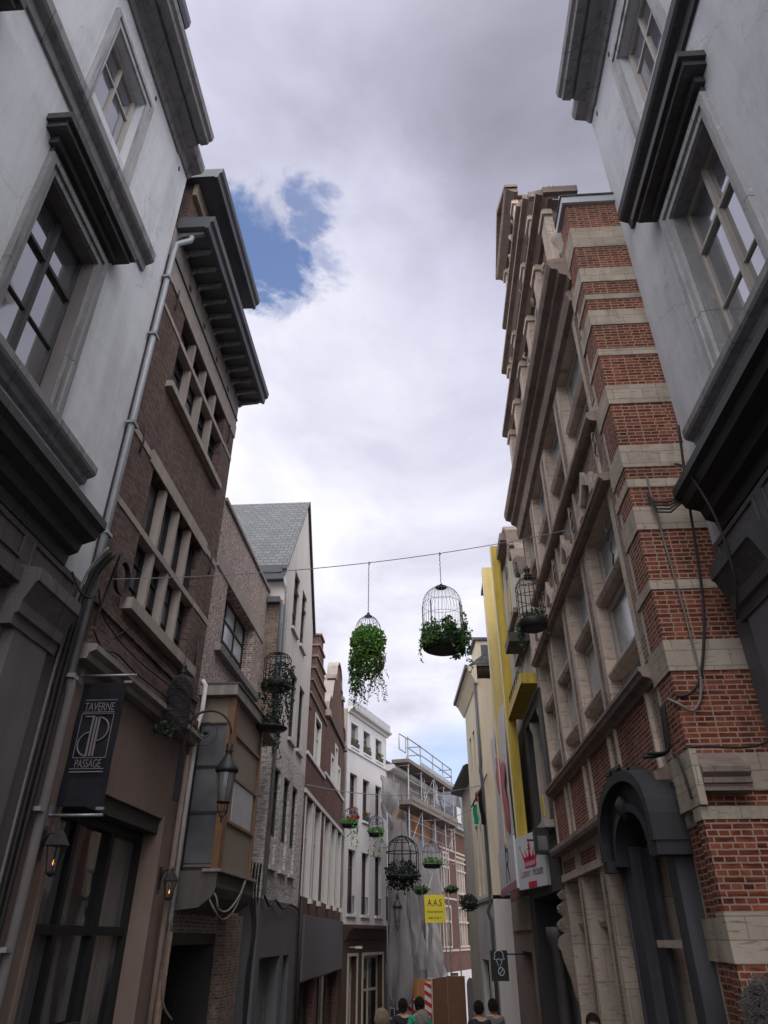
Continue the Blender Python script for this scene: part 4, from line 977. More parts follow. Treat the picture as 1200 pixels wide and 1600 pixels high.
for s in (-1, 1):
    volute(vo, gc + s * 3.25, 15.35, .48, s, -.3, .1); volute(vo, gc + s * 2.25, 16.95, .33, s, -.3, .1); volute(vo, gc + s * 1.5, 17.9, .26, s, -.3, .1)
    vo.poly([(gc + s * 3.7, 15.15), (gc + s * 2.55, 15.15), (gc + s * 2.55, 16.3), (gc + s * 2.8, 15.9), (gc + s * 3.1, 15.75)], -.35, .04)
    vo.poly([(gc + s * 2.6, 16.65), (gc + s * 1.75, 16.65), (gc + s * 1.75, 17.3), (gc + s * 2.0, 17.2)], -.35, .04)
    vo.lathe(FO.p(gc + s * 3.75, -.1, 13.3), [(.12, 0), (.14, .1), (.08, .16), (.2, .4), (.22, .6), (.1, .8), (.06, .9), (.09, 1.0), (.02, 1.12)], 10)
    vo.lathe(FO.p(gc + s * 1.85, -.1, 17.5), [(.1, 0), (.06, .1), (.15, .3), (.08, .5), (.02, .62)], 10)
part('scroll', vo, 'stoneL', Oh)
# carved strapwork relief on the gable
rv = MB(FO); rnd = random.Random(4)
for i in range(60):
    z = rnd.uniform(12.8, 18.6); hmax = 3.3 if z < 14.7 else (2.3 if z < 16.3 else (1.5 if z < 17.3 else 1.0))
    u = gc + rnd.uniform(-hmax, hmax); L_ = rnd.uniform(.15, .4)
    rv.tube([(u, .03, z), (u + rnd.uniform(-.12, .12), .1, z + L_ / 2), (u + rnd.uniform(-.1, .1), .03, z + L_)], rnd.uniform(.03, .06), 6)
part('relief', rv, 'stoneF', Oh)
part('roof', MB(FO).add([(8.3, -.5, 12.8), (8.3, -8, 12.8), (gc, -8, 17.5), (gc, -.5, 17.5), (17.0, -.5, 12.8), (17.0, -8, 12.8)], [(0, 1, 2, 3), (3, 2, 5, 4), (0, 3, 4), (1, 2, 5)]), 'slate', Oh)
# the banded pier
zb = [(13.49, 'c'), (12.83, 'b'), (12.32, 's'), (11.78, 'b'), (11.45, 's'), (11.14, 'b'), (11.03, 's'), (10.78, 'b'), (10.45, 's'), (9.93, 'b'), (9.80, 's'), (9.2, 'b'), (8.85, 's'),
      (8.1, 'b'), (7.73, 's'), (7.53, 'b'), (7.40, 's'), (7.09, 'b'), (6.75, 's'), (6.03, 'b'), (5.91, 's'), (5.26, 'b'), (4.89, 's'), (3.98, 'b'), (3.60, 's'), (3.42, 'b'), (3.30, 's'), (2.47, 'b'), (2.10, 's'), (-.5, 'b')]
pb = MB(WORLD); ps = MB(WORLD)
for i in range(len(zb) - 1):
    z1 = zb[i][0]; z0, k = zb[i + 1]
    if k == 'b': pb.box(2.80, 5.0, 7.84, 8.355, z0, z1)
    else:
        j = MB(WORLD).box(2.785, 5.0, 7.825, 8.36, z0, z1); ps.add(j.v, j.f, raw=True)
        # quoin tongues running on to the facade
        ps.box(2.79, 2.86, 8.36, 8.36 + (.18 if (i // 2) % 2 else .12), z0, z1)
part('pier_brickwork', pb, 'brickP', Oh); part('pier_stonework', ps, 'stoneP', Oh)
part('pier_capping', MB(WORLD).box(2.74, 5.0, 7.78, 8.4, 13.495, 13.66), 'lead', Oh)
part('pier_capping_edge', MB(WORLD).box(2.72, 5.0, 7.76, 8.42, 13.663, 13.70), 'trim_dark', Oh)
part('quoin_strip', MB(FO).box(8.362, 8.5, 0, .03, 4.0, 12.05), 'stoneF', Oh)
# buttress: stepped lower pier with a sloping weathering block
bt = MB(WORLD).box(2.72, 3.42, 7.62, 7.822, -.4, 3.42)
part('buttress', bt, 'brickP', Oh)
bts = MB(WORLD)
bts.box(2.705, 3.43, 7.605, 7.83, 3.30, 3.425); bts.box(2.705, 3.43, 7.605, 7.83, 2.1, 2.5)
part('buttress_stone', bts, 'stoneP', Oh)
wb_ = MB(Fr(0, 0, 1, 0, 0, -1)).prof(2.78, 3.26, [(-7.82, 3.56), (-7.56, 3.56), (-7.56, 3.62), (-7.53, 3.63), (-7.53, 3.68), (-7.56, 3.69), (-7.50, 3.73), (-7.50, 3.78), (-7.82, 3.98)])
part('weathering_block', wb_, 'stoneD', Oh)
part('buttress_cheek', MB(WORLD).box(2.7, 2.775, 7.55, 8.2, 3.43, 3.97), 'stoneP', Oh)
# bluestone portal with ogee hood
po = MB(FO)
po.box(10.36, 10.84, .003, .22, -.4, 3.5); po.box(9.95, 10.355, .003, .08, -.4, 3.3)
po.tube([(10.86, .2, -.3), (10.86, .2, 3.4)], .05, 8)
po.box(8.56, 8.86, .003, .2, -.4, 3.35); po.box(8.87, 9.04, .003, .06, -.4, 3.3)
part('portal', po, 'bluestone', Oh)
hd_ = MB(FO)
def ringseg(c, cz, r0, r1, a0, a1, w0, w1, n=16, ex=1.0):
    O_ = [(c + r1 * math.cos(R_(a0 + (a1 - a0) * i / n)), cz + ex * r1 * math.sin(R_(a0 + (a1 - a0) * i / n))) for i in range(n + 1)]
    I_ = [(c + r0 * math.cos(R_(a0 + (a1 - a0) * i / n)), cz + ex * r0 * math.sin(R_(a0 + (a1 - a0) * i / n))) for i in range(n + 1)]
    hd_.poly(O_ + I_[::-1], w0, w1)
def halfell(c, a, cz, h, n=22, p=.62):
    return [(c - a * math.cos(math.pi * i / n), cz + h * (abs(math.sin(math.pi * i / n)) ** p)) for i in range(n + 1)]
hd_.poly(halfell(9.7, 1.30, 3.12, .93) + halfell(9.62, .80, 3.12, .56, p=.8)[::-1], .02, .32)
hd_.poly(halfell(9.7, 1.36, 3.20, .92) + halfell(9.7, 1.22, 3.20, .80)[::-1], .02, .44)
hd_.poly(halfell(9.62, .88, 3.1, .64, p=.8) + halfell(9.62, .79, 3.1, .55, p=.8)[::-1], .02, .38)
hd_.poly([(9.5, 4.02), (9.98, 4.02), (9.86, 4.12), (9.78, 4.22), (9.7, 4.22), (9.62, 4.12)], .02, .4)
hd_.lathe(FO.p(9.74, .34, 3.72), [(.02, -.14), (.10, -.06), (.12, .04), (.05, .14)], 10)
hd_.box(8.36, 8.62, .02, .42, 3.06, 3.2); hd_.box(10.8, 11.06, .02, .42, 3.06, 3.2)
hd_.box(8.45, 10.95, .003, .1, 3.35, 3.8)
part('portal_hood', hd_, 'hood_stone', Oh)
pw = window(Oh, FO, 9.05, 9.94, 2.28, 3.35, .5, 2, (), 'sash', 'glass_dark', .07, .05, sill=(.05, .16, .08, 'stoneF'))
part('portal_door', MB(FO).box(9.05, 10.35, -.5, -.45, -.4, 2.2), 'stucco_grey', Oh)
# carved corner console at the far end of the ground floor
cc = MB(FO)
cc.prof(16.98, 17.14, [(0, 3.2), (.10, 3.16), (.14, 3.04), (.06, 2.96), (.16, 2.9), (.19, 2.76), (.1, 2.68), (.2, 2.6), (.23, 2.46), (.13, 2.38), (.24, 2.3), (.28, 2.16), (.26, 2.1), (0, 2.101)])
for (w_, z_, r_) in ((.11, 3.06, .07), (.14, 2.82, .08), (.17, 2.52, .09)):
    cc.tube([tuple(FO.p(16.97, w_ + (r_ * (1 - q / 24)) * math.cos(q * .55), z_ + (r_ * (1 - q / 24)) * math.sin(q * .55))) for q in range(22)], .016, 5, raw=True)
cc.prof(16.98, 17.1, [(0, 2.1), (.24, 2.1), (.2, 1.9), (.1, 1.6), (.05, 1.3), (0, 1.2)])
part('carved_console', cc, 'stoneD', Oh)

# ------------------------------------------------------------------ Y: cream gabled house with yellow frame
Yh = thing('cream_gabled_house', 'cream stone house with a scrolled gable and yellow steel beams on its front', 'house', (6, 20, 0))
part('wall', MB(FY).wall(17.04, 22.9, 7.6, 10.8, [(20.2, 20.9, 9.2, 10.35, .4)], .4, back=6), 'cream_stone', Yh)
yc = 20.3
def yhalf(s): return [(yc + s * 3.1, 10.8), (yc + s * 2.9, 11.3), (yc + s * 2.1, 11.5), (yc + s * 1.9, 12.1), (yc + s * 1.35, 12.6), (yc + s * 1.3, 13.1), (yc + s * .9, 13.45)]
yo = yhalf(-1) + [(yc, 13.6)] + yhalf(1)[::-1]
part('gable', MB(FY).poly(yo, -.6, 0), 'cream_stone', Yh)
yk = MB(FY)
for s in (-1, 1):
    hh_ = yhalf(s) + [(yc, 13.6)]
    for a, b in zip(hh_[:-1], hh_[1:]):
        yk.add([(a[0], -.65, a[1] + .003), (a[0], .12, a[1] + .003), (b[0], .12, b[1] + .003), (b[0], -.65, b[1] + .003), (a[0], -.65, a[1] + .15), (a[0], .12, a[1] + .15), (b[0], .12, b[1] + .15), (b[0], -.65, b[1] + .15)],
                [(0, 1, 2, 3), (4, 5, 6, 7), (0, 1, 5, 4), (2, 3, 7, 6), (1, 2, 6, 5), (0, 3, 7, 4)])
yk.box(yc - 1.1, yc + 1.1, 0, .28, 13.0, 13.25)
volute(yk, yc - 1.6, 12.3, .3, -1, 0, .12); volute(yk, yc - 2.5, 11.3, .3, -1, 0, .12)
part('gable_coping', yk, 'stoneD', Yh)
part('oval_window', MB(FY).poly([(20.45 + .28 * math.cos(t * math.pi / 8), 11.5 + .5 * math.sin(t * math.pi / 8)) for t in range(16)], -.05, .012), 'glass_dark', Yh)
part('round_window', MB(FY).poly([(20.5 + .28 * math.cos(t * math.pi / 8), 12.45 + .2 * math.sin(t * math.pi / 8)) for t in range(16)], -.05, .02), 'stoneD', Yh)
part('arched_window', MB(FY).box(20.22, 20.88, -.36, -.33, 9.22, 10.33), 'glass_dark', Yh)
part('drip_moulding', MB(FY).box(18.9, 21.2, 0, .14, 10.42, 10.56).box(18.0, 19.6, .0, .18, 9.0, 9.2), 'stoneD', Yh)
part('beam_end', MB(FY).box(17.4, 18.4, 0, .55, 8.95, 9.2), 'shop_dark', Yh)
part('recess_wall', MB(FY).wall(17.05, 22.88, -1.2, 7.58, [(17.5, 20.0, 4.6, 7.3, .8), (17.4, 22.0, -1.1, 3.2, .8)], .8, back=4), 'shop_dark', Yh)
for u in (17.75, 19.3): part('column', MB(FY).lathe(FY.p(u, -.25, 4.6), [(.24, 0), (.22, .2), (.19, .3), (.18, 2.4), (.24, 2.55), (.24, 2.7)], 16), 'stoneL', Yh)
window(Yh, FY, 17.5, 20.0, 4.6, 7.3, .75, 3, (5.6,), 'shop_dark', 'glass_dark', .08, .06)
window(Yh, FY, 17.4, 22.0, -1.0, 3.2, .75, 3, (2.0,), 'shop_dark', 'glass_dark', .1, .08)
part('ledge', MB(FY).box(17.06, 19.4, 0, .22, 4.42, 4.58), 'stoneL', Yh)
part('column', MB(FY).lathe(FY.p(17.35, .2, -.9), [(.17, 0), (.13, .2), (.12, 3.0), (.2, 3.2), (.2, 3.4)], 12), 'shop_dark', Yh)
yb = MB(WORLD).box(2.35, 2.62, 20.5, 20.72, 4.3, 13.5)
part('yellow_beam', yb, 'yellow', Yh); part('yellow_beam', MB(WORLD).box(2.26, 2.6, 22.95, 23.2, 4.3, 13.95), 'yellow_pale', Yh, label='paler yellow beam standing further back')
ye = MB(WORLD).box(2.335, 2.349, 20.48, 20.74, 4.3, 13.5).box(2.24, 2.259, 22.93, 23.22, 4.3, 13.95)
part('beam_flange', ye, 'cream', Yh)
part('yellow_canopy', MB(WORLD).box(2.42, 2.82, 17.1, 20.49, 7.72, 7.78).box(2.40, 2.44, 17.1, 20.49, 7.72, 7.98).box(2.44, 2.78, 17.1, 17.15, 7.781, 7.98).box(2.44, 2.78, 18.2, 18.24, 7.781, 7.9), 'yellow', Yh)
cw = MB(WORLD)
for i in range(8):
    y = 17.2 + i * .45; cw.tube([(2.45, y, 8.0), (2.5, y, 8.35)], .012, 5)
cw.tube([(2.48, 17.1, 8.35), (2.48, 20.5, 8.35)], .015, 5)
part('canopy_rail', cw, 'trim_dark', Yh)
part('yellow_notice', MB(WORLD).box(2.60, 2.63, 16.8 + .3, 17.35, 4.65, 5.1), 'yellow', Yh)

# ------------------------------------------------------------------ N: narrow red brick house
Nh = thing('narrow_brick_house', 'narrow dull red brick house squeezed behind the yellow beams', 'house', (6, 26, 0))
nhs = [(24.2, 25.2, 10.6, 12.2), (26.6, 27.6, 10.6, 12.2), (24.2, 25.2, 7.0, 9.2), (26.6, 27.6, 7.0, 9.2)]
part('wall', MB(FY).wall(22.92, 28.55, 3.4, 12.7, nhs, .25, back=6), 'brickN', Nh)
part('gable', MB(FY).poly([(23.3, 12.7), (28.5, 12.7), (28.5, 14.6), (28.0, 15.4), (27.0, 15.4), (26.0, 14.6)], -.5, 0), 'brickN', Nh)
for h in nhs: window(Nh, FY, *h, .22, 2, (h[2] + 1.1,), 'cream_paint', 'glass', .07, .05)
nsr = MB(FY)
for h in nhs: nsr.box(h[0] - .14, h[0], 0, .04, h[2], h[3] + .14); nsr.box(h[1], h[1] + .14, 0, .04, h[2], h[3] + .14); nsr.box(h[0], h[1], 0, .04, h[3], h[3] + .14)
part('window_surround', nsr, 'stoneL', Nh)
part('roof_edge', MB(FY).box(26.9, 28.6, -.5, .15, 15.403, 15.55), 'zinc_dark', Nh)
part('lower_wall', MB(FY).box(22.93, 28.54, -4, -.01, 3.0, 3.395), 'stoneD', Nh)
part('shop_wall', MB(FY).wall(22.92, 28.55, -1.6, 2.995, [(23.6, 26.2, -1.5, 1.95, .5)], .5, back=3), 'stucco_brown', Nh)
part('shop_panel', MB(FY).box(23.1, 27.8, 0, .06, 2.5, 3.35), 'panel_tan', Nh)
window(Nh, FY, 23.6, 26.2, -1.4, 1.95, .45, 1, (), 'shop_dark', 'glass_dark', .1, .06)

# ------------------------------------------------------------------ cream corner house
Rh = thing('cream_house', 'cream rendered house with a long drainpipe and a dark dormer, right end of the street', 'house', FC.p(3, -3, -1.2))
ch = [(.75, 1.35, 8.3, 10.0), (2.0, 2.7, 8.3, 10.0), (3.3, 4.0, 8.3, 10.0), (1.9, 2.6, 3.75, 6.35), (3.2, 3.95, 3.75, 6.35), (.6, 1.2, 3.75, 6.35)]
part('wall', MB(FC).wall(0, 5.0, 3.62, 11.6, ch, .3, back=6), 'cream', Rh)
for h in ch: window(Rh, FC, *h, .27, 1, (h[2] + (h[3] - h[2]) * .6,), 'trim', 'glass', .05, .04)
part('cornice', MB(FC).prof(-.15, 5.3, [(0, 11.35), (.06, 11.4), (.3, 11.85), (.4, 11.95), (.4, 12.1), (0, 12.15)]), 'cream', Rh)
part('gutter', MB(FC).box(-.2, 5.35, .38, .5, 11.98, 12.14), 'zinc_dark', Rh)
part('roof', MB(FC).add([(-.1, .35, 12.13), (5.2, .35, 12.13), (5.2, -3, 14.6), (-.1, -3, 14.6), (5.2, -6, 12.1), (-.1, -6, 12.1)], [(0, 1, 2, 3), (3, 2, 4, 5), (1, 4, 2), (0, 3, 5)]), 'slate', Rh)
dr = part('dormer', MB(FC).box(.55, 2.3, -2.2, -.15, 12.2, 13.5), 'cream', Rh)
part('dormer_roof', MB(FC).box(.45, 2.4, -2.3, -.02, 13.503, 13.62), 'zinc_dark', dr)
part('dormer_cladding', MB(FC).box(.53, .547, -2.1, -.35, 12.3, 13.3), 'zinc_dark', dr)
part('drainpipe', MB(FC).tube([(.02, .1, 11.4), (.02, .09, 8.2), (.05, .12, 7.9), (.05, .09, 7.6), (.05, .09, 3.4), (.12, .2, 3.1), (.1, .1, 2.8), (.1, .1, -1.2)], .06, 8), 'zinc_dark', Rh)
part('stone_band', MB(FC).box(-.02, 5.0, 0, .06, 3.5, 3.618), 'rubble', Rh)
part('base_wall', MB(FC).wall(-.01, 5.02, -1.6, 3.5, [(.7, 1.8, -1.5, 1.6, .3), (2.4, 4.4, -1.5, 1.6, .3)], .3, back=4), 'render_pink', Rh)
window(Rh, FC, .7, 1.8, -1.3, 1.6, .26, 1, (), 'shop_dark', 'glass_dark', .08, .05); window(Rh, FC, 2.4, 4.4, -1.3, 1.6, .26, 2, (), 'shop_dark', 'glass_dark', .08, .05)
Qh = thing('set_back_house', 'house with a dark overhanging eave behind the cream house', 'house', FC.p(9, -4, -2))
part('wall', MB(FC).box(5.4, 12, -6, -.35, -3, 8.9), 'cream_stone', Qh)
part('roof', MB(FC).add([(5.4, .1, 9.26), (12, .1, 9.26), (12, -5, 10.0), (5.4, -5, 10.0)], [(0, 1, 2, 3)]), 'slate', Qh)
part('eave', MB(FC).prof(5.38, 12.2, [(-.35, 8.9), (.2, 9.05), (.2, 9.2), (-.35, 9.25)]), 'black', Qh)

# ================================================================== OBJECTS
def leaves(mb, pts, size, rnd, var=.62):
    for p in pts:
        p = Vector(p); n = Vector((rnd.gauss(0, 1), rnd.gauss(0, 1), rnd.gauss(0, 1))).normalized()
        a = n.orthogonal().normalized(); a.rotate(Quaternion(n, rnd.uniform(0, 6.28))); b = n.cross(a)
        s = size * rnd.uniform(1 - var, 1 + var); k = len(mb.v)
        mb.v += [p - a * s * .5, p + b * s * .32, p + a * s * .6, p - b * s * .32]; mb.f.append([k, k + 1, k + 2, k + 3]); mb.sm.append(False)
    return mb
def clump(rnd, c, rx, ry, rz, n, shell=.5):
    out = []
    while len(out) < n:
        v = Vector((rnd.uniform(-1, 1), rnd.uniform(-1, 1), rnd.uniform(-1, 1)))
        if shell ** 2 < v.length_squared < 1: out.append(Vector(c) + Vector((v.x * rx, v.y * ry, v.z * rz)))
    return out
def strand(rnd, p, L, n, sway=.04, spread=.035):
    out = []; x = Vector(p); d = Vector((rnd.uniform(-sway, sway), rnd.uniform(-sway, sway), 0))
    for i in range(n):
        t = i / n; q_ = x + Vector((d.x * math.sin(t * 5), d.y * math.sin(t * 4 + 1), -L * t))
        out.append(q_ + Vector((rnd.uniform(-spread, spread), rnd.uniform(-spread, spread), 0)))
    return out
def cage(label, loc, r, h, dome, bars=20, wr=.0045, chain=None, group=None, mat='wire', rings=(0.0, .33, .66, 1.0), pan=None, finial=False, door=False, cyl=None):
    """loc: centre of the cage floor"""
    x, y, z = loc; t = thing('birdcage', label, 'birdcage', loc, group)
    w = MB(); zc = h - dome
    for i in range(bars):
        a = 2 * math.pi * i / bars; P = [(x + r * math.cos(a), y + r * math.sin(a), z), (x + r * math.cos(a), y + r * math.sin(a), z + zc)]
        for k in range(1, 7):
            b = k / 6 * math.pi / 2; P.append((x + r * math.cos(b) * math.cos(a), y + r * math.cos(b) * math.sin(a), z + zc + dome * math.sin(b)))
        P[-1] = (x + .02 * math.cos(a), y + .02 * math.sin(a), z + h)
        w.tube(P, wr, 4, raw=True)
    for f in rings: w.ring((x, y, z + zc * f), r, wr * 1.5, 28, 4)
    w.ring((x, y, z + zc + dome * .7), r * .7, wr * 1.3, 24, 4)
    part('wire_frame', w, mat, t)
    part('crown_plate', MB().lathe((x, y, z + h - .015), [(.10 * r / .35, 0), (.11 * r / .35, .015), (.03, .03), (.02, .07)], 14), 'iron', t)
    if pan: part('planter_bowl', MB().lathe((x, y, z), [(pan[0] * .75, -pan[1]), (pan[0] * .95, -pan[1] * .8), (pan[0], 0), (pan[0] * .96, .02)], 24), 'black', t)
    if finial: part('finial', MB().lathe((x, y, z + h), [(.03, 0), (.07, .04), (.03, .08), (.05, .12), (.06, .15), (.02, .22)], 12), 'iron', t)
    if chain:
        c = MB(); n = max(3, int((chain - (z + h)) / .05)); 
        for i in range(n):
            za = z + h + .05 + (chain - z - h - .05) * i / n; zb_ = z + h + .05 + (chain - z - h - .05) * (i + 1) / n
            o = .010 if i % 2 else 0
            c.tube([(x - .008 + o, y, za), (x + .008 - o, y + .006, (za + zb_) / 2), (x - .008 + o, y, zb_ + .01)], .0055, 4, raw=True)
        c.tube([(x, y, chain - .04), (x + .02, y, chain - .01), (x, y, chain + .02)], .008, 4, raw=True)
        part('chain', c, mat, t)
    return t
rnd = random.Random(11)
GW = 'birdcages hung over the street'
# catenary across the street
P0w = Vector((-4.66, 8.95, 6.83)); P1w = Vector((2.72, 10.8, 8.50))
def wirept(t, sag=.22): p = P0w.lerp(P1w, t); return p - Vector((0, 0, sag * 4 * t * (1 - t)))
def wire_thing(name, label, pts, r, mat='wire', cat='cable', group=None):
    return single(name, MB().tube([tuple(p) for p in pts], r, 5, raw=True), mat, label, cat, loc=pts[0], group=group)
wire_thing('suspension_wire', 'thin wire across the street carrying the three nearest birdcages', [wirept(i / 30) for i in range(31)], .007)
def on_wire(px):                       # parameter along the wire where x equals px
    return (px - P0w.x) / (P1w.x - P0w.x)
# cage with trailing plant
q1 = wirept(on_wire(-.84))
c1 = cage('small birdcage overflowing with bright green trailing plants, left of the big round cage', (q1.x, q1.y, q1.z - 1.45), .20, .52, .26, 18, .0032, q1.z, GW, pan=(.19, .10), rings=(0, 1))
pl = MB(); x, y, z = q1.x, q1.y, q1.z - 1.45
leaves(pl, clump(rnd, (x, y, z + .12), .28, .28, .24, 1900, .3), .048, rnd)
leaves(pl, clump(rnd, (x, y, z - .14), .275, .275, .34, 1700, .4), .045, rnd)
part('foliage', pl, 'leaf', c1)
vn = MB()
for i in range(34):
    a = rnd.uniform(0, 6.28); rr = rnd.uniform(.12, .26); L_ = rnd.choice((.45, .6, .7, .8, .85)) * (1.0 if math.cos(a) < .3 else .92)
    st_ = strand(rnd, (x + rr * math.cos(a), y + rr * math.sin(a), z - .1), L_, int(L_ * 50), .05, .022)
    leaves(vn, st_, .03, rnd); vn.tube([tuple(p) for p in st_[::6]], .0025, 3, raw=True)
part('trailing_vines', vn, 'vine', c1)
vn2 = MB()
for i in range(16):
    a = rnd.uniform(2.2, 4.4); rr = rnd.uniform(.16, .26); st_ = strand(rnd, (x + rr * math.cos(a), y + rr * math.sin(a), z - .05), .62, 42, .03, .03); leaves(vn2, st_, .04, rnd)
part('trailing_vines', vn2, 'leaf_mid', c1)
# big cage
q2 = wirept(on_wire(.315))
c2 = cage('large round birdcage with a black bowl of green ivy hanging against the sky', (q2.x, q2.y, q2.z - 1.55), .31, .93, .31, 32, .0024, q2.z, GW, pan=(.33, .15), rings=(.33, .66, 1))
x, y, z = q2.x, q2.y, q2.z - 1.55
fr_ = MB()
for a in (-.5, .0, 3.1, -2.2): fr_.box(x + .313 * math.cos(a) - .008, x + .313 * math.cos(a) + .008, y + .313 * math.sin(a) - .006, y + .313 * math.sin(a) + .006, z, z + .6)
part('cage_post', fr_, 'iron', c2)
pl = MB()
for i in range(30):
    a = 2 * math.pi * i / 30 + rnd.uniform(-.1, .1); rr = rnd.uniform(.24, .35)
    leaves(pl, clump(rnd, (x + rr * math.cos(a), y + rr * math.sin(a), z + rnd.uniform(-.08, .20)), .11, .11, .14, 105, .1), .05, rnd)
leaves(pl, clump(rnd, (x, y, z + .12), .28, .28, .12, 260, .2), .05, rnd)
for (a, L_) in ((-.2, .45), (.1, .5), (2.9, .3), (-1.2, .3), (3.3, .22), (-.6, .22), (-2.4, .2)):
    leaves(pl, strand(rnd, (x + .37 * math.cos(a), y + .37 * math.sin(a), z), L_, int(L_ * 75), .05, .03), .04, rnd)
leaves(pl, clump(rnd, (x + .33, y - .1, z + .3), .05, .05, .17, 70, .0), .045, rnd)
part('foliage', pl, 'leaf_mid', c2)
# cage near the right facade
q3 = wirept(on_wire(1.80))
c3 = cage('dark wire birdcage with a black bowl of greenery in front of the stone facade', (q3.x, q3.y + .1, q3.z - 1.50), .23, .80, .22, 18, .0045, q3.z, GW, mat='iron', pan=(.24, .13), rings=(0, .35, .75, 1.0), finial=True)
x, y, z = q3.x, q3.y + .1, q3.z - 1.50
pl = MB(); leaves(pl, clump(rnd, (x, y, z + .08), .24, .24, .12, 420, .2), .045, rnd)
for i in range(12):
    a = 2.6 + rnd.uniform(-.8, .8); L_ = rnd.uniform(.2, .5); leaves(pl, strand(rnd, (x + .24 * math.cos(a), y + .24 * math.sin(a), z), L_, int(L_ * 60), .04, .03), .04, rnd)
leaves(pl, strand(rnd, (x + .2, y, z), .35, 16, .05, .03), .04, rnd)
part('foliage', pl, 'leaf_grey', c3)
# cages against the left facade
c4 = cage('dark densely meshed birdcage hanging below the stone sill by the street lamp', (-4.30, 11.75, 5.35), .21, .95, .30, 40, .006, 6.75, 'birdcages by the left facade', mat='iron', rings=(0, .2, .4, .6, .8, 1), finial=True)
pl = MB(); leaves(pl, clump(rnd, (-4.4, 11.6, 5.3), .22, .3, .14, 260, .1), .05, rnd); part('foliage', pl, 'leaf_dark', c4)
c5 = cage('black iron birdcage with sparse trailing ivy in front of the white house', (-3.70, 16.7, 7.70), .34, .80, .2, 16, .008, 9.3, 'birdcages by the left facade', mat='iron', pan=(.38, .16), rings=(0, .5, 1.0))
pl = MB()
for i in range(46):
    a = rnd.uniform(0, 6.28); L_ = rnd.choice((.2, .3, .5, .9, 1.2)); leaves(pl, strand(rnd, (-3.7 + .36 * math.cos(a), 16.7 + .36 * math.sin(a), 7.75), L_, int(L_ * 34), .12, .05), .065, rnd)
leaves(pl, clump(rnd, (-3.55, 16.6, 7.95), .36, .3, .28, 300, .2), .07, rnd)
part('foliage', pl, 'leaf_dark', c5)
pt_ = single('hanging_planter', MB().lathe((-3.72, 16.6, 6.55), [(.10, -.04), (.36, 0), (.40, .04), (.38, .06)], 20), 'iron', 'flat black hanging planter below the ivy birdcage', 'planter', loc=(-3.72, 16.6, 6.55))
pl = MB(); leaves(pl, clump(rnd, (-3.85, 16.6, 6.72), .34, .3, .18, 380, .1), .065, rnd)
for i in range(5): leaves(pl, strand(rnd, (-3.7 + rnd.uniform(-.2, .3), 16.6, 6.5), rnd.uniform(.3, .8), 26, .08, .03), .055, rnd)
part('foliage', pl, 'leaf_grey', pt_)
# far cages on the second wire
A2, B2 = Vector((-4.15, 24.6, 6.75)), Vector((2.0, 28.6, 7.35))
def w2(t, s=.35): return A2.lerp(B2, t) - Vector((0, 0, s * 4 * t * (1 - t)))
wire_thing('suspension_wire', 'thin far wire strung from the white gabled house to the cream house', [w2(i / 24) for i in range(25)], .014)
def small(label, px, zf, r, h, plantmat, leafn, flowers=None, trail=.0, mat='wire', wr=.008, green=1.0, oy=None, top=None):
    t_ = (px - A2.x) / (B2.x - A2.x); q_ = w2(t_); yy = oy if oy is not None else q_.y
    c = cage(label, (px, yy, zf), r, h, r * .9, 12, wr, top if top is not None else q_.z, 'far birdcages', mat=mat, pan=(r * .95, .12), rings=(0, 1))
    pl = MB(); leaves(pl, clump(rnd, (px, yy, zf + .05), r * 1.15, r * 1.1, r * .55 * green, leafn, .1), .09, rnd)
    for i in range(8):
        a = rnd.uniform(0, 6.28); L_ = trail * rnd.uniform(.4, 1)
        if trail: leaves(pl, strand(rnd, (px + r * math.cos(a), yy + r * math.sin(a), zf), L_, int(L_ * 22), .06, .04), .07, rnd)
    part('foliage', pl, plantmat, c)
    if flowers:
        fl = MB(); leaves(fl, clump(rnd, (px + r * .4, yy, zf + r * .75), r * .9, r * .6, r * .35, 90, .1), .09, rnd); part('flowers', fl, flowers, c)
    return c
small('far hanging basket with green leaves and red flowers before the white house', -2.72, 5.62, .27, .5, 'leaf', 330, 'petal_red', 1.0)
small('far small arched birdcage of green leaves over the white house windows', -1.86, 5.40, .26, .55, 'leaf', 300, None, .9)
small('far tall dark birdcage full of dark ivy in front of the scaffold netting', -.98, 4.10, .56, 1.25, 'leaf_dark', 1100, None, .7, 'iron', .012, 1.6)
small('far round topped birdcage of bright green leaves beside the yellow sign', .05, 4.52, .33, .70, 'leaf', 380, None, .0, 'wire', .009)
def bush(label, x, y, z, rx, rz, mat, n=260):
    t = thing('hanging_planter', label, 'planter', (x, y, z), 'far hanging planters')
    part('planter_bowl', MB().lathe((x, y, z), [(rx * .6, -rz * .6), (rx * .8, 0), (rx * .78, .03)], 14), 'black', t)
    pl = MB(); leaves(pl, clump(rnd, (x, y, z + .02), rx, rx, rz, n, .1), .10, rnd); part('foliage', pl, mat, t)
    part('hanger', MB().tube([(x, y, z), (x, y, z + 2.6)], .008, 4, raw=True), 'wire', t)
bush('far green planter hanging just left above the yellow sign', -.42, 32, 3.95, .34, .17, 'leaf_mid')
bush('far green planter hanging right of the yellow sign', .80, 32, 3.97, .30, .15, 'leaf_mid')
bush('far ragged planter hanging near the cream house pipe', 1.42, 31, 3.45, .38, .3, 'leaf_dark', 420)
wire_thing('suspension_wire', 'third thin wire far down the street above the small green planters', [Vector((-3.2, 38, 7.6)), Vector((-.5, 32, 6.55)), Vector((.8, 32, 6.6)), Vector((1.95, 31, 6.9))], .012)

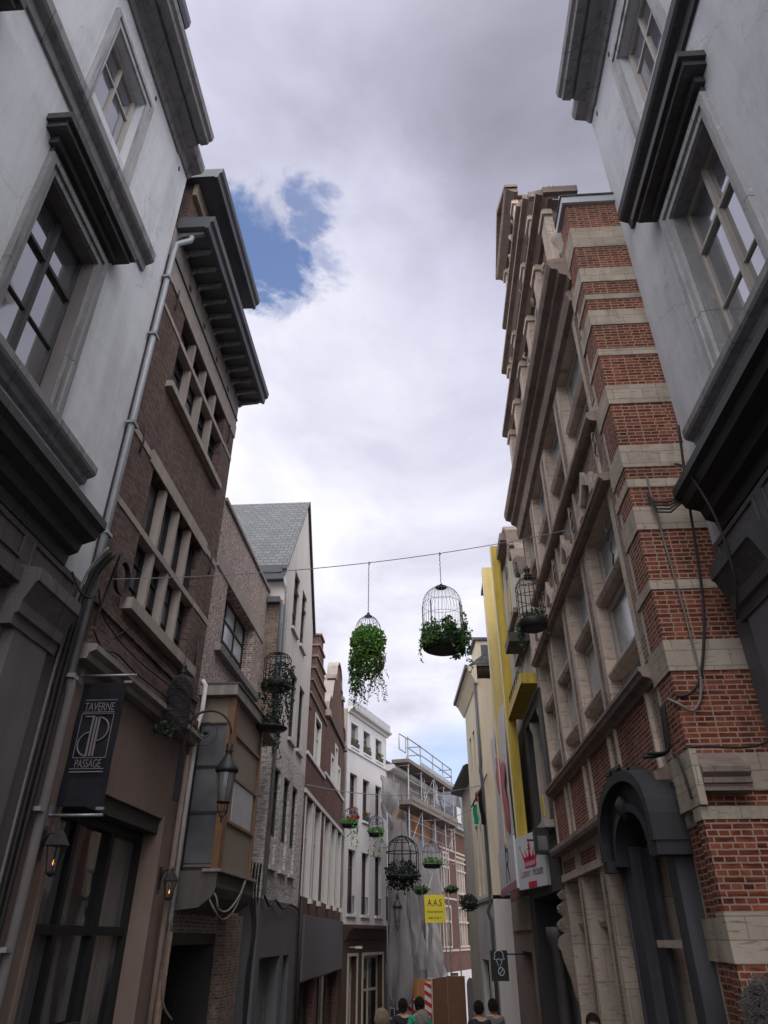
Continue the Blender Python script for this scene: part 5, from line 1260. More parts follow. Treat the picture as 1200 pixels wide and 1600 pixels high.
# ---- lanterns
def lantern_body(t, c, s):
    x, y, z = c       # z: bottom tip
    part('lantern_cap', MB().lathe((x, y, z), [(.20 * s, .92 * s), (.24 * s, .95 * s), (.25 * s, 1.0 * s), (.20 * s, 1.08 * s), (.15 * s, 1.16 * s), (.09 * s, 1.26 * s), (.06 * s, 1.34 * s), (.09 * s, 1.37 * s), (.06 * s, 1.42 * s), (.08 * s, 1.5 * s), (.03 * s, 1.56 * s), (.03 * s, 1.75 * s)], 18), 'iron', t)
    part('lantern_glass', MB().lathe((x, y, z), [(.115 * s, .36 * s), (.165 * s, .65 * s), (.19 * s, .92 * s)], 12, smooth=False), 'lamp_glass', t)
    f = MB()
    for i in range(6):
        a = i * math.pi / 3; f.tube([(x + .12 * s * math.cos(a), y + .12 * s * math.sin(a), z + .35 * s), (x + .198 * s * math.cos(a), y + .198 * s * math.sin(a), z + .93 * s)], .008 * s, 5, raw=True)
        f.tube([(x + .12 * s * math.cos(a), y + .12 * s * math.sin(a), z + .35 * s), (x + .10 * s * math.cos(a), y + .10 * s * math.sin(a), z + .16 * s), (x, y, z + .02 * s)], .008 * s, 5, raw=True)
    f.ring((x, y, z + .35 * s), .13 * s, .016 * s, 18, 6); f.ring((x, y, z + .17 * s), .10 * s, .009 * s, 16, 5)
    f.lathe((x, y, z), [(.01 * s, -.05 * s), (.025 * s, 0), (.01 * s, .06 * s)], 8)
    part('lantern_cage', f, 'iron', t)
def street_lamp(label, wall, out, ztop, s=1.0, group=None):
    """wall: point on the wall, out: lantern tip point"""
    t = thing('street_lamp', label, 'street lamp', wall, group)
    w = Vector(wall); o = Vector(out); o.z = ztop
    P = []; top = o.z; mid = (w + o) / 2; R = (Vector((o.x, o.y, 0)) - Vector((w.x, w.y, 0))).length / 2
    d = Vector((o.x - w.x, o.y - w.y, 0)).normalized(); cz = top + .02
    P = [w - Vector((0, 0, .9 * s)), w + Vector((0, 0, .0))]
    c = Vector((mid.x, mid.y, cz))
    for i in range(15):
        a = math.pi - math.pi * i / 14; P.append(c + d * R * math.cos(a) + Vector((0, 0, R * math.sin(a) * 1.0)))
    a_m = MB().tube([tuple(p) for p in P], .027 * s, 8, raw=True)
    part('arm', a_m, 'iron', t)
    sc = MB(); Q = []
    for i in range(34):
        th = i / 33 * 3.4 * math.pi; r = R * .72 * (1 - i / 33 * .85); Q.append(c - d * R * .12 + d * r * math.cos(th + 2.6) + Vector((0, 0, r * math.sin(th + 2.6) + .02)))
    sc.tube([tuple(p) for p in Q], .010 * s, 6, raw=True)
    sc.lathe(tuple(c - d * R * .12 + Vector((0, 0, -.04))), [(.01, 0), (.055 * s, .03), (.055 * s, .06), (.01, .09)], 10)
    part('scroll', sc, 'iron', t)
    part('wall_bracket', MB().box(w.x - .05, w.x + .05, w.y - .05, w.y + .05, w.z - .95 * s, w.z + .05), 'iron', t)
    lantern_body(t, (o.x, o.y, top - 1.72 * s), s)
    return t
street_lamp('wrought iron lantern on a curved bracket beside the tan bay', (-4.48, 12.85, 5.2), (-3.66, 13.0, 0), 5.55, .86, 'wrought iron street lamps')
street_lamp('far wrought iron lantern in front of the hanging netting', (-2.22, 38.9, 4.0), (-1.70, 38.8, 0), 4.35, 1.0, 'wrought iron street lamps')
def wall_lantern(label, x, y, z, s, lit=True):
    t = thing('wall_lantern', label, 'wall lantern', (x, y, z), 'small wall lanterns')
    part('bracket', MB().tube([(x, y, z + .1), (x + .06, y, z + .28), (x + .16, y, z + .30), (x + .2, y, z + .2)], .012, 6, raw=True).box(x - .005, x + .015, y - .05, y + .05, z, z + .34), 'iron', t)
    c = (x + .2, y, z - .12)
    part('lamp_roof', MB().lathe(c, [(.15 * s, .27 * s), (.15 * s, .28 * s), (.07 * s, .40 * s), (.03 * s, .44 * s), (.02 * s, .5 * s)], 6, smooth=False), 'iron', t)
    f = MB()
    for i in range(6):
        a = i * math.pi / 3; f.tube([(c[0] + .07 * s * math.cos(a), c[1] + .07 * s * math.sin(a), c[2]), (c[0] + .12 * s * math.cos(a), c[1] + .12 * s * math.sin(a), c[2] + .27 * s)], .007, 4, raw=True)
    f.lathe(c, [(.02 * s, -.06 * s), (.08 * s, -.02 * s), (.08 * s, 0)], 6, smooth=False)
    part('lamp_cage', f, 'iron', t)
    part('flame', MB().lathe((c[0], c[1], c[2] + .06 * s), [(.006, 0), (.014 * s, .02 * s), (.010 * s, .045 * s), (.002, .07 * s)], 8), 'flame', t)
wall_lantern('small lit wall lantern left of the tavern window', -4.68, 8.92, 3.1, 1.0)
wall_lantern('small lit wall lantern on the tavern right jamb', -4.68, 13.2, 3.02, .9)

# ---- tavern banner
FT = Fr(0, 8.98, 1, 0, 0, -1)          # faces the camera: u = x, w towards the camera
tb = thing('tavern_banner', 'black cloth banner reading TAVERNE PASSAGE hung between two rods', 'banner', (-4.7, 8.98, 5.3))
bn = MB(FT); nx_, nz_ = 6, 14
for i in range(nx_):
    for j in range(nz_):
        def P(a, b): return (-4.64 + .60 * a / nx_, .012 * math.sin(b * .9 + a * .5) + .006 * math.sin(a * 2.1), 3.70 + 1.56 * b / nz_)
        bn.quad(P(i, j), P(i + 1, j), P(i + 1, j + 1), P(i, j + 1))
part('cloth', bn, 'banner_black', tb)
for zr, x1 in ((5.37, -3.93), (3.60, -4.02)):
    rd = MB().tube([(-4.74, 8.98, zr), (x1, 8.98, zr)], .018, 8, raw=True).lathe((-4.69, 8.98, zr - .02), [(.03, 0), (.05, .02), (.03, .04)], 8)
    rd.box(-4.71, -4.69, 8.93, 9.03, zr - .12, zr + .12)
    part('rod', rd, 'galv', tb)
part('clip', MB().box(-4.08, -3.98, 8.965, 8.995, 5.26, 5.29).box(-4.12, -4.02, 8.965, 8.995, 3.66, 3.69), 'galv', tb)
xc = -4.34
pr = MB(FT)
def bar(x0, x1, z0, z1): pr.box(x0, x1, .025, .030, z0, z1)
bar(xc - .21, xc + .23, 5.02, 5.03); bar(xc - .21, xc + .22, 4.86, 4.87)
bar(xc - .22, xc + .22, 4.84, 4.848); bar(xc - .22, xc - .21, 4.28, 4.84); bar(xc + .21, xc + .22, 4.28, 4.84); bar(xc - .22, xc + .22, 4.275, 4.285)
bar(xc - .22, xc + .22, 4.14, 4.15); bar(xc - .22, xc + .22, 4.10, 4.115)
for k in (-.05, -.005, .035): bar(xc + k - .013, xc + k + .013, 4.30, 4.80)
bar(xc - .16, xc - .03, 4.80, 4.815)
for (cx_, cz_, rx_, rz_, a0, a1) in ((xc - .05, 4.45, .14, .15, 90, 270), (xc + .04, 4.64, .14, .15, -90, 90)):
    Q = [(cx_ + rx_ * math.cos(R_(a0 + (a1 - a0) * i / 14)), .028, cz_ + rz_ * math.sin(R_(a0 + (a1 - a0) * i / 14))) for i in range(15)]
    pr.tube(Q, .011, 6)
part('printed_emblem', pr, 'banner_print', tb)
text_mesh('lettering', 'TAVERNE', .155, FT, xc, .026, 4.885, 'banner_print', tb, 1, .002, .62)
text_mesh('lettering', 'PASSAGE', .145, FT, xc, .026, 4.160, 'banner_print', tb, 1, .002, .60)

# ---- long banner with faded rose figure, lettered panel below, crown sign
FB = Fr(2.30, 0, 0, 1, -1, 0)
lb = thing('long_banner', 'tall white vinyl banner with a faded rose figure stretched over the yellow beams', 'banner', (2.3, 23, 8))
bn = MB(FB); nu, nz_ = 12, 10
def PB(a, b): return (20.72 + 4.95 * a / nu, .0 + .03 * math.sin(a * 1.3 + b * .4), 4.72 + 3.6 * b / nz_)
for i in range(nu):
    for j in range(nz_): bn.quad(PB(i, j), PB(i + 1, j), PB(i + 1, j + 1), PB(i, j + 1))
part('vinyl', bn, 'banner_white', lb)
part('printed_figure', MB(FB).poly([(21.6, 4.8), (22.4, 5.0), (22.7, 5.8), (24.0, 6.3), (24.5, 6.9), (23.9, 7.1), (24.1, 7.4), (23.4, 7.3), (22.8, 7.15), (22.5, 6.8), (21.9, 6.9), (21.5, 6.5), (21.9, 6.1), (21.5, 5.6), (21.3, 5.1)], .035, .042), 'print_rose', lb)
part('printed_figure', MB(FB).poly([(23.2, 7.3), (23.5, 7.3), (23.75, 7.6), (23.7, 7.9), (23.4, 8.05), (23.1, 7.9), (23.0, 7.6)], .035, .042), 'print_dark', lb)
rs = thing('letter_panel', 'white panel with a grey letter and a rose band below the long banner', 'sign', (2.28, 23, 3.9))
part('board', MB(FB).box(20.72, 25.7, .0, .06, 3.42, 4.68), 'sign_white', rs)
part('band', MB(FB).box(20.73, 25.69, .061, .066, 3.43, 3.62), 'sign_rose', rs)
text_mesh('lettering', 'R', 1.3, FB, 22.9, .064, 3.68, 'print_dark', rs, -1, .002, 1.7, 0.2)
P1s, P2s = Vector((2.29, 20.70, 0)), Vector((2.72, 18.52, 0)); dS = (P2s - P1s).normalized(); nS = Vector((-abs(dS.y), -abs(dS.x) , 0)).normalized()
LS = (P2s - P1s).length
FS = Fr(P1s.x, P1s.y, dS.x, dS.y, nS.x, nS.y)
cs_ = thing('crown_sign', 'white sign board with a crimson crown and lettering beside the yellow beam', 'sign', (2.5, 19.6, 4))
part('board', MB(FS).box(0, LS, -.12, 0, 3.36, 4.58), 'sign_white', cs_)
m = LS * .5
cr = MB(FS)
cr.box(m - .45, m + .45, .002, .008, 3.82, 3.99)
for k in range(-4, 5):
    u = m + k * .115; 
for (a, b) in ((-.45, -.70), (-.22, -.36), (.22, .36), (.45, .66)):
    cr.poly([(m + a - .05, 4.02), (m + a + .08, 4.02), (m + b, 4.27)], .002, .008)
cr.poly([(m - .16, 4.0), (m + .16, 4.0), (m + .05, 4.18), (m + .06, 4.3), (m, 4.50), (m - .06, 4.3), (m - .05, 4.18)], .002, .008)
cr.box(m - .14, m + .14, .002, .008, 4.22, 4.25); cr.box(m - .10, m + .10, .002, .008, 4.31, 4.34)
cr.poly([(m - .5, 3.99), (m + .5, 3.99), (m + .46, 4.06), (m - .46, 4.06)], .002, .008)
part('crown_emblem', cr, 'sign_red', cs_)
wd = MB(FS)
for k in range(-3, 4): wd.box(m + k * .12 - .022, m + k * .12 + .022, .009, .012, 3.85, 3.95)
part('crown_band_gap', wd, 'sign_white', cs_)
part('red_block', MB(FS).box(m - .28, m + .35, .002, .008, 3.37, 3.50), 'sign_red', cs_)
text_mesh('lettering', 'Lonner', .30, FS, m - .48, .004, 3.62, 'sign_rose', cs_, 1, .002, 1.0, .2)
text_mesh('lettering', 'House', .30, FS, m + .48, .004, 3.62, 'print_dark', cs_, 1, .002, 1.0, .2)
part('sign_bracket', MB().box(2.35, 2.8, 18.6, 18.66, 4.3, 4.34).box(2.35, 2.8, 20.3, 20.36, 4.3, 4.34).tube([(2.6, 18.7, 4.55), (2.68, 18.5, 4.62), (2.7, 18.3, 4.5)], .015, 5, raw=True), 'iron', cs_)
bx = thing('facade_lamp_box', 'black lantern box hanging between the crown sign and the ornate house', 'lamp', (2.45, 16.9, 4.1))
part('housing', MB().box(2.35, 2.66, 17.15, 17.5, 3.9, 4.42), 'black', bx); part('arm', MB().box(2.66, 2.8, 17.28, 17.36, 4.2, 4.27), 'black', bx)
part('glazing', MB().box(2.40, 2.61, 17.142, 17.149, 3.96, 4.25), 'lamp_glass', bx)
# ---- ice cream sign
ic = thing('ice_cream_sign', 'square black hanging sign with a white outline of an ice cream cone', 'sign', (2.05, 27.8, 2))
FI = Fr(0, 25.2, 1, 0, 0, -1)
part('board', MB(FI).box(1.72, 2.24, -.06, 0, 1.20, 1.98), 'black', ic)
part('arm', MB(FI).box(2.24, 2.82, -.045, -.015, 1.86, 1.9), 'iron', ic)
ol = MB(FI); cx_ = 1.98
def tubeloop(P, r=.011): ol.tube([(a, .012, b) for a, b in P], r, 5)
tubeloop([(cx_ + .13 * math.cos(R_(a)), 1.86 + .12 * math.sin(R_(a))) for a in range(-20, 201, 20)])
tubeloop([(cx_ - .13, 1.82), (cx_ - .16, 1.76), (cx_ - .08, 1.74), (cx_ - .03, 1.77), (cx_ + .03, 1.73), (cx_ + .09, 1.76), (cx_ + .16, 1.75), (cx_ + .13, 1.82)])
tubeloop([(cx_ - .09, 1.73), (cx_, 1.50), (cx_ + .09, 1.73)])
tubeloop([(cx_ + .04 + .09 * math.cos(R_(a)), 1.44 + .10 * math.sin(R_(a))) for a in range(0, 361, 24)]); tubeloop([(cx_ - .02, 1.38), (cx_ + .1, 1.5)])
part('outline_emblem', ol, 'sign_white', ic)
# ---- yellow A.A.S sign on the scaffold
FA = Fr(.10, 44.0, 1, 0, 0, -1)
ys_ = thing('scaffold_sign', 'yellow sign reading A.A.S fixed to the scaffold netting', 'sign', (.1, 44, 3.7))
part('board', MB(FA).box(-.52, .60, -.03, 0, 3.02, 4.36), 'yellow_sign', ys_)
text_mesh('lettering', 'A.A.S', .46, FA, .04, .004, 3.82, 'black', ys_, 1, .004, .78)
text_mesh('lettering', 'STELLINGBOUW', .13, FA, .04, .004, 3.50, 'black', ys_, 1, .003, .92)
text_mesh('lettering', '0486 17 28 11', .145, FA, .04, .004, 3.20, 'black', ys_, 1, .003, .9)
# ---- flag
fg = thing('flag', 'black white and green flag with a red tip hanging limp from the cream house', 'flag', (1.9, 30.6, 8))
FF = Fr(0, 28.2, 1, 0, 0, -1)
part('pole', MB().tube([(2.3, 28.5, 7.75), (2.02, 28.22, 7.2), (1.60, 28.15, 6.5)], .03, 6, raw=True), 'trim_dark', fg)
def cloth(name, cols, mt, k):
    c = MB(FF)           # cols: (x0, x1, z0, z1) at the top and the bottom of the stripe
    (xa, xb, zt), (xc_, xd, zb) = cols
    def Q(a, b): return ((xa + (xb - xa) * a / 4) * (b / 8) + (xc_ + (xd - xc_) * a / 4) * (1 - b / 8) + .015 * math.sin(b + k), .05 * math.sin(a * 1.7 + b * .35 + k), zb + (zt - zb) * b / 8)
    for i in range(4):
        for j in range(8): c.quad(Q(i, j), Q(i + 1, j), Q(i + 1, j + 1), Q(i, j + 1))
    part(name, c, mt, fg)
cloth('black_stripe', ((1.86, 2.02, 7.1), (1.93, 2.10, 5.9)), 'flag_k', 0); cloth('white_stripe', ((1.80, 1.86, 6.5), (1.84, 1.925, 5.85)), 'flag_w', 0)
cloth('green_stripe', ((1.66, 1.80, 6.6), (1.66, 1.835, 5.92)), 'flag_g', 0); cloth('red_triangle', ((1.78, 1.855, 7.05), (1.77, 1.85, 6.7)), 'flag_r', 0)

# ---- scaffold
sfx = thing('scaffold', 'steel tube scaffold with plank decks in front of the far rough house', 'scaffold', tuple(FG.p(10, 1, -2)))
sp_ = MB(FG); 
sp_.tube([(2.45, 1.12, -2.6), (2.45, 1.12, 7.9)], .045, 6)
for s in (5.8, 8.3, 11.0, 13.4, 15.7):
    sp_.tube([(s, 1.25, -2.6), (s, 1.25, 12.55)], .045, 6); sp_.tube([(s, .35, -2.6), (s, .35, 12.0 if s > 8 else 11.2)], .04, 6)
part('standard', sp_, 'galv', sfx)
sl = MB(FG)
for z in (12.5, 12.0): sl.tube([(8.3, 1.25, z), (15.7, 1.25, z)], .035, 6); sl.tube([(8.3, .35, z), (8.3, 1.25, z)], .035, 6); sl.tube([(15.7, .35, z), (15.7, 1.25, z)], .035, 6)
sl.tube([(5.8, 1.25, 12.45), (8.3, 1.25, 12.5)], .035, 6); sl.tube([(5.8, 1.25, 11.9), (8.3, 1.25, 11.9)], .03, 6)
sl.tube([(4.2, 1.25, 12.35), (5.8, 1.25, 12.4)], .03, 6); sl.tube([(4.2, 1.25, 12.35), (4.2, 1.25, 11.5), (5.4, 1.25, 11.5), (5.4, 1.25, 12.35)], .03, 6)
for z in (10.1, 9.6, 8.0, 7.4): sl.tube([(5.8, 1.25, z), (15.7, 1.25, z)], .03, 6)
for (a, b, z0, z1) in ((8.3, 11.0, 9.0, 11.1), (13.4, 11.0, 9.0, 11.1), (13.4, 15.7, 6.6, 8.8), (5.8, 8.3, 6.6, 8.8), (8.3, 11, 4, 6.5)): sl.tube([(a, 1.28, z0), (b, 1.28, z1)], .03, 6)
for s in (5.8, 8.3, 11.0, 13.4, 15.7):
    for z in (10.9, 8.7, 6.5): sl.tube([(s, .3, z), (s, 1.35, z)], .03, 6)
part('ledger', sl, 'galv', sfx)
part('deck', MB(FG).box(5.6, 15.9, .3, 1.35, 11.05, 11.25), 'board', sfx); part('deck', MB(FG).box(5.5, 15.9, .3, 1.45, 8.75, 8.98), 'board', sfx)
part('toe_board', MB(FG).box(8.0, 15.9, 1.36, 1.40, 11.26, 11.5), 'trim_light', sfx); part('toe_board', MB(FG).box(5.5, 15.9, 1.46, 1.5, 8.99, 9.25), 'board', sfx)
ld = MB(FG)
for s in (10.1, 10.55): ld.tube([(s, 1.0, 9.0), (s, .7, 11.6)], .03, 5)
for i in range(8): ld.tube([(10.1, 1.0 - i * .035, 9.2 + i * .3), (10.55, 1.0 - i * .035, 9.2 + i * .3)], .02, 5)
part('ladder', ld, 'white_paint', sfx)
part('chute', MB(FG).tube([(12.6, .9, 11.0), (12.6, .9, 9.3)], .16, 10), 'lead', sfx)
# netting hung from the scaffold, gathered in folds
def netting(label, s0, s1, zb, zt, w, n=64, m_=44, seed=1, pinch=(), grp='netting sheets on the scaffold'):
    r = random.Random(seed); ph = [r.uniform(0, 6) for _ in range(6)]; c = MB(FG)
    V = []
    for i in range(n + 1):
        for j in range(m_ + 1):
            a, b = i / n, j / m_
            u = s0 + (s1 - s0) * a; z = zb + (zt - zb) * b
            for (zp, amt) in pinch:
                k = math.exp(-((z - zp) / .9) ** 2); u = u + ((s0 + s1) / 2 - u) * amt * k
            sag = .17 * math.sin(a * 9 + ph[0] + 1.5 * math.sin(b * 5 + ph[1])) + .11 * math.sin(a * 21 + ph[2] + b * 6 + math.sin(b * 13)) + .12 * math.sin(b * 9 + ph[3] + a * 3) + .05 * math.sin(a * 41 + b * 17 + ph[4])
            V.append((u, w + .9 * sag * (.5 + .8 * (1 - b)) + .02 * math.sin(a * 90 + b * 25) * math.sin(b * 40), z))
    F_ = [(i * (m_ + 1) + j, (i + 1) * (m_ + 1) + j, (i + 1) * (m_ + 1) + j + 1, i * (m_ + 1) + j + 1) for i in range(n) for j in range(m_)]
    c.add(V, F_, smooth=True)
    o = single('netting', c, 'tarp', label, 'netting', loc=tuple(FG.p((s0 + s1) / 2, w, zb)), group=grp)
netting('grey scaffold netting gathered in a long swag beside the white house', 2.5, 5.7, -.45, 7.8, 1.15, seed=3, pinch=((-.3, .18), (3.4, .16)))
netting('grey scaffold netting hanging in the middle bay, slit dark near its foot', 5.8, 8.5, .9, 7.2, 1.2, seed=5, pinch=((3.0, .14),))
netting('pale scaffold netting behind the yellow sign', 8.6, 12.0, .45, 7.0, 1.2, seed=9, pinch=((2.2, .12),))
netting('scrap of netting draped diagonally under the upper deck', 2.3, 5.2, 7.2, 9.8, .9, 20, 12, seed=12, pinch=((7.4, .5),))
# hoarding
ho = thing('hoarding', 'brown plywood hoarding closing the scaffold foot', 'hoarding', (0, 42, gz(42)))
g0 = gz(42) - .1
part('panel', MB().box(-1.42, -.86, 42.6, 42.64, g0, .52), 'plywood', ho); part('panel', MB().box(-.83, -.16, 42.6, 42.64, g0, .53), 'plywood', ho)
part('panel', MB().add([(-.13, 42.6, g0), (.62, 42.2, g0), (.62, 42.2, .66), (-.13, 42.6, .53), (-.13, 42.64, g0), (.62, 42.24, g0), (.62, 42.24, .66), (-.13, 42.64, .53)], [(0, 1, 2, 3), (4, 5, 6, 7), (3, 2, 6, 7), (0, 3, 7, 4), (1, 2, 6, 5)]), 'plywood_dk', ho)
part('panel', MB().box(.63, 1.52, 42.2, 42.24, g0, .67), 'plywood_dk', ho)
part('panel', MB().box(.8, 1.2, 42.19, 42.25, .68, .80), 'plywood_dk', ho)
def reflector(label, x, z0, z1, tilt=0):
    t = thing('striped_marker', label, 'warning marker', (x, 42.5, z0), 'red and white markers on the hoarding')
    part('board', MB().box(x - .17, x + .17, 42.53, 42.56, z0, z1), 'sign_white', t)
    st = MB(Fr(0, 42.53, 1, 0, 0, -1)); k = z0
    while k < z1 - .1:
        a, b = k, min(k + .2, z1)
        st.poly([(x - .169, a + .19), (x + .169, a), (x + .169, min(a + .19, z1)), (x - .169, min(a + .38, z1))], .001, .006); k += .4
    part('stripes', st, 'tape_red', t)
reflector('upright red and white marker at the hoarding corner', -.36, -1.1, .42); reflector('lower red and white marker on the left hoarding panel', -1.2, -1.75, -.28)
nb = thing('site_notice', 'small white notice board with a round emblem by the netting foot', 'notice', (-2.3, 42.6, -1))
part('board', MB().box(-2.35, -1.62, 42.6, 42.63, -1.15, -.62), 'sign_white', nb)
part('emblem', MB(Fr(0, 42.6, 1, 0, 0, -1)).poly([(-1.9 + .13 * math.cos(t * math.pi / 6), -.9 + .13 * math.sin(t * math.pi / 6)) for t in range(12)], .002, .006).box(-2.28, -2.1, .002, .006, -1.05, -.72), 'print_dark', nb)
part('stand', MB().box(-2.3, -1.66, 42.62, 42.7, gz(42.6), -1.16), 'plywood_dk', nb)

# ---- cables
def cable(label, pts, r, mat='cable', smooth=True, name='cable'):
    P = [Vector(p) for p in pts]
    if smooth:
        Q = []
        for i in range(len(P) - 1):
            p0 = P[max(i - 1, 0)]; p1 = P[i]; p2 = P[i + 1]; p3 = P[min(i + 2, len(P) - 1)]
            for k in range(6):
                t = k / 6; Q.append(.5 * ((2 * p1) + (p2 - p0) * t + (2 * p0 - 5 * p1 + 4 * p2 - p3) * t * t + (3 * p1 - p0 - 3 * p2 + p3) * t ** 3))
        Q.append(P[-1]); P = Q
    return single(name, MB().tube([tuple(p) for p in P], r, 6, raw=True), mat, label, 'cable', loc=pts[0])
def LP(u, w, z): return tuple(FL.p(u, w, z))
def OP(u, w, z): return tuple(FO.p(u, w, z))
for i, (lab, off, mt) in enumerate((('thick black cable running down beside the left drainpipe, nearest the white pipe', 0, 'cable'), ('dark cable down the grey corner strip left of the thick one', -.1, 'cable'), ('leftmost cable clipped down the grey corner strip', -.2, 'cable_grey'))):
    cable(lab, [LP(8.42 + off, .35, 6.95), LP(8.36 + off, .16, 6.5), LP(8.34 + off * 1.2, .10, 5.6), LP(8.36 + off * 1.3, .08, 4.6), LP(8.34 + off * 1.2, .08, 3.2), LP(8.34 + off, .08, 1.2)], .035 - .008 * i, mt)
cable('black cable looping from the white house cornice onto the brown brick', [LP(8.5, .4, 7.0), LP(8.75, .2, 6.6), LP(8.8, .1, 6.0), LP(9.0, .08, 5.75), LP(9.6, .07, 6.2), LP(10.0, .1, 6.5)], .018)
cable('cable draped along the top of the ledge over the tavern', [LP(8.62, .2, 5.9), LP(8.9, .25, 5.72), LP(9.3, .28, 5.80), LP(10.0, .29, 5.76), LP(11.2, .28, 5.8), LP(12.6, .28, 5.77), LP(13.6, .2, 5.8)], .016)
cable('second cable sagging below the corbelled brickwork', [LP(8.6, .15, 6.5), LP(9.0, .14, 6.2), LP(10.2, .18, 6.05), LP(12.0, .18, 6.12), LP(13.4, .14, 6.05)], .013)
co = MB()
for i in range(5): co.tube([LP(9.32 + (.2 + i * .008) * math.cos(t * math.pi / 10), .07 + i * .012, 7.02 + (.24 + i * .006) * math.sin(t * math.pi / 10)) for t in range(21)], .012, 5, raw=True)
single('cable_coil', co, 'cable', 'coil of black cable hung on the brown brick beside the stone window', 'cable coil', loc=LP(9.32, .05, 7.0))
cable('short black cable hanging in a loop under the left cornice', [LP(7.9, .1, 6.42), LP(8.0, .25, 6.15), LP(8.2, .3, 6.2), LP(8.35, .25, 6.55)], .018)
cable('cable from the pilaster capital down the left white house', [LP(7.95, .3, 6.0), LP(8.05, .12, 5.6), LP(8.1, .06, 5.2), LP(8.2, .08, 4.9)], .012)
cable('grey looped cable sagging below the tan bay', [LP(14.1, .3, 3.3), LP(14.1, .75, 3.0), LP(14.2, .84, 2.75), LP(14.8, .86, 2.75), LP(15.6, .86, 3.05), LP(16.0, .84, 3.35)], .02, 'cable_grey')
cable('second grey cable looping deeper below the tan bay', [LP(14.1, .55, 3.1), LP(14.12, .8, 2.72), LP(14.6, .84, 2.6), LP(15.3, .86, 2.8), LP(15.9, .87, 3.3)], .018, 'cable_grey')
cable('pale cut cable hanging beside the tavern jamb', [LP(13.62, .16, 2.6), LP(13.64, .18, 1.7), LP(13.75, .22, 1.35), LP(14.0, .3, 1.15)], .018, 'cable_grey')
for i in range(4):
    cable(['black cable down the joint of bay and white house, leftmost', 'black cable down the joint of bay and white house, second', 'thin twisted cable beside the white house corner', 'thick cable at the foot of the white house corner'][i],
          [LP(18.75 + i * .13, .30 + .05 * i, 3.9), LP(18.8 + i * .12, .28 + .05 * i, 3.2), LP(18.9 + i * .1, .45, 2.5), LP(18.85 + i * .1, .40, 1.6), LP(18.9 + i * .1, .42, .2)], .022 + .006 * (i % 2))
cable('cable sagging along the foot of the white painted brickwork', [tuple(FD.p(19.2, .06, 3.25)), tuple(FD.p(19.8, .1, 3.0)), tuple(FD.p(20.6, .08, 3.16)), tuple(FD.p(21.6, .1, 3.0)), tuple(FD.p(22.8, .08, 3.14)), tuple(FD.p(24.5, .08, 3.05))], .03)
cable('black downpipe cable between white house and grey panel', [tuple(FD.p(24.75, .1, 3.4)), tuple(FD.p(24.75, .1, 1.5)), tuple(FD.p(24.78, .1, -1.2))], .06, smooth=False)
# right side
def XP(x, z, y=7.79): return (x, y, z)
cable('grey cable hanging straight down the banded pier', [XP(3.05, 7.55), XP(3.05, 7.2), XP(3.07, 6.5), XP(3.10, 5.6), XP(3.10, 4.75), XP(3.04, 4.62)], .014, 'cable_grey')
cable('black cable falling from the right capital and swinging to the pier corner', [XP(3.42, 8.0, 7.3), XP(3.38, 7.0, 7.5), XP(3.34, 6.2, 7.6), XP(3.28, 5.5, 7.7), XP(3.12, 4.85), XP(2.95, 4.62), XP(2.80, 4.60, 7.84)], .017)
cable('pale cable looping low round the pier corner', [XP(3.10, 4.80), XP(3.04, 4.55), XP(2.92, 4.42), XP(2.80, 4.50, 7.8), XP(2.76, 4.62, 8.0)], .016, 'cable_grey')
for i in range(2):
    cable(('black cable down the quoin strip to the portal', 'second cable down the quoin strip to the portal')[i], [(2.74, 8.12 + i * .1, 4.6), (2.73, 8.16 + i * .1, 4.3), (2.72, 8.25 + i * .1, 4.1), (2.6, 8.6 + i * .2, 4.15)], .022)
cable('cable strung along the stone band above the buttress', [XP(2.74, 4.02, 7.8), XP(2.9, 4.0, 7.6), XP(3.2, 3.98, 7.6), XP(3.5, 4.02, 7.6), XP(3.9, 4.2, 7.5)], .014)
cable('cable dropping from the stone band behind the buttress cheek', [(2.68, 8.0, 4.02), (2.66, 7.8, 3.95), (2.66, 7.7, 3.7), (2.68, 7.7, 3.5)], .014)
tg = MB(); rr = random.Random(3)
for k in range(9):
    P = [OP(9.9 + rr.uniform(-.35, .35), .2 + rr.uniform(0, .2), 4.13 + rr.uniform(0, .12)) for _ in range(4)]; tg.tube(P, .016, 5, raw=True)
single('cable_tangle', tg, 'cable', 'tangle of black cables lying on top of the portal hood', 'cable tangle', loc=OP(9.9, .2, 4.1))
tk = MB()
for k in range(4): tk.tube([(3.3 + .03 * k, 7.45 - .02 * k, 7.0), (3.12, 7.5, 6.95 - .05 * k), (3.02, 7.65, 7.05 - .05 * k), (3.0, 7.78, 7.25 - .03 * k)], .014, 5, raw=True)
single('cable_loops', tk, 'cable', 'small loops of cable at the right cornice end on the pier', 'cable loops', loc=(3.2, 7.5, 7.0))
cable('long black cable hanging down the right shop front', [(3.15, 7.1, 7.25), (3.2, 6.95, 7.05), (3.3, 6.8, 6.3), (3.34, 6.85, 5.6), (3.36, 7.1, 5.2)], .014)

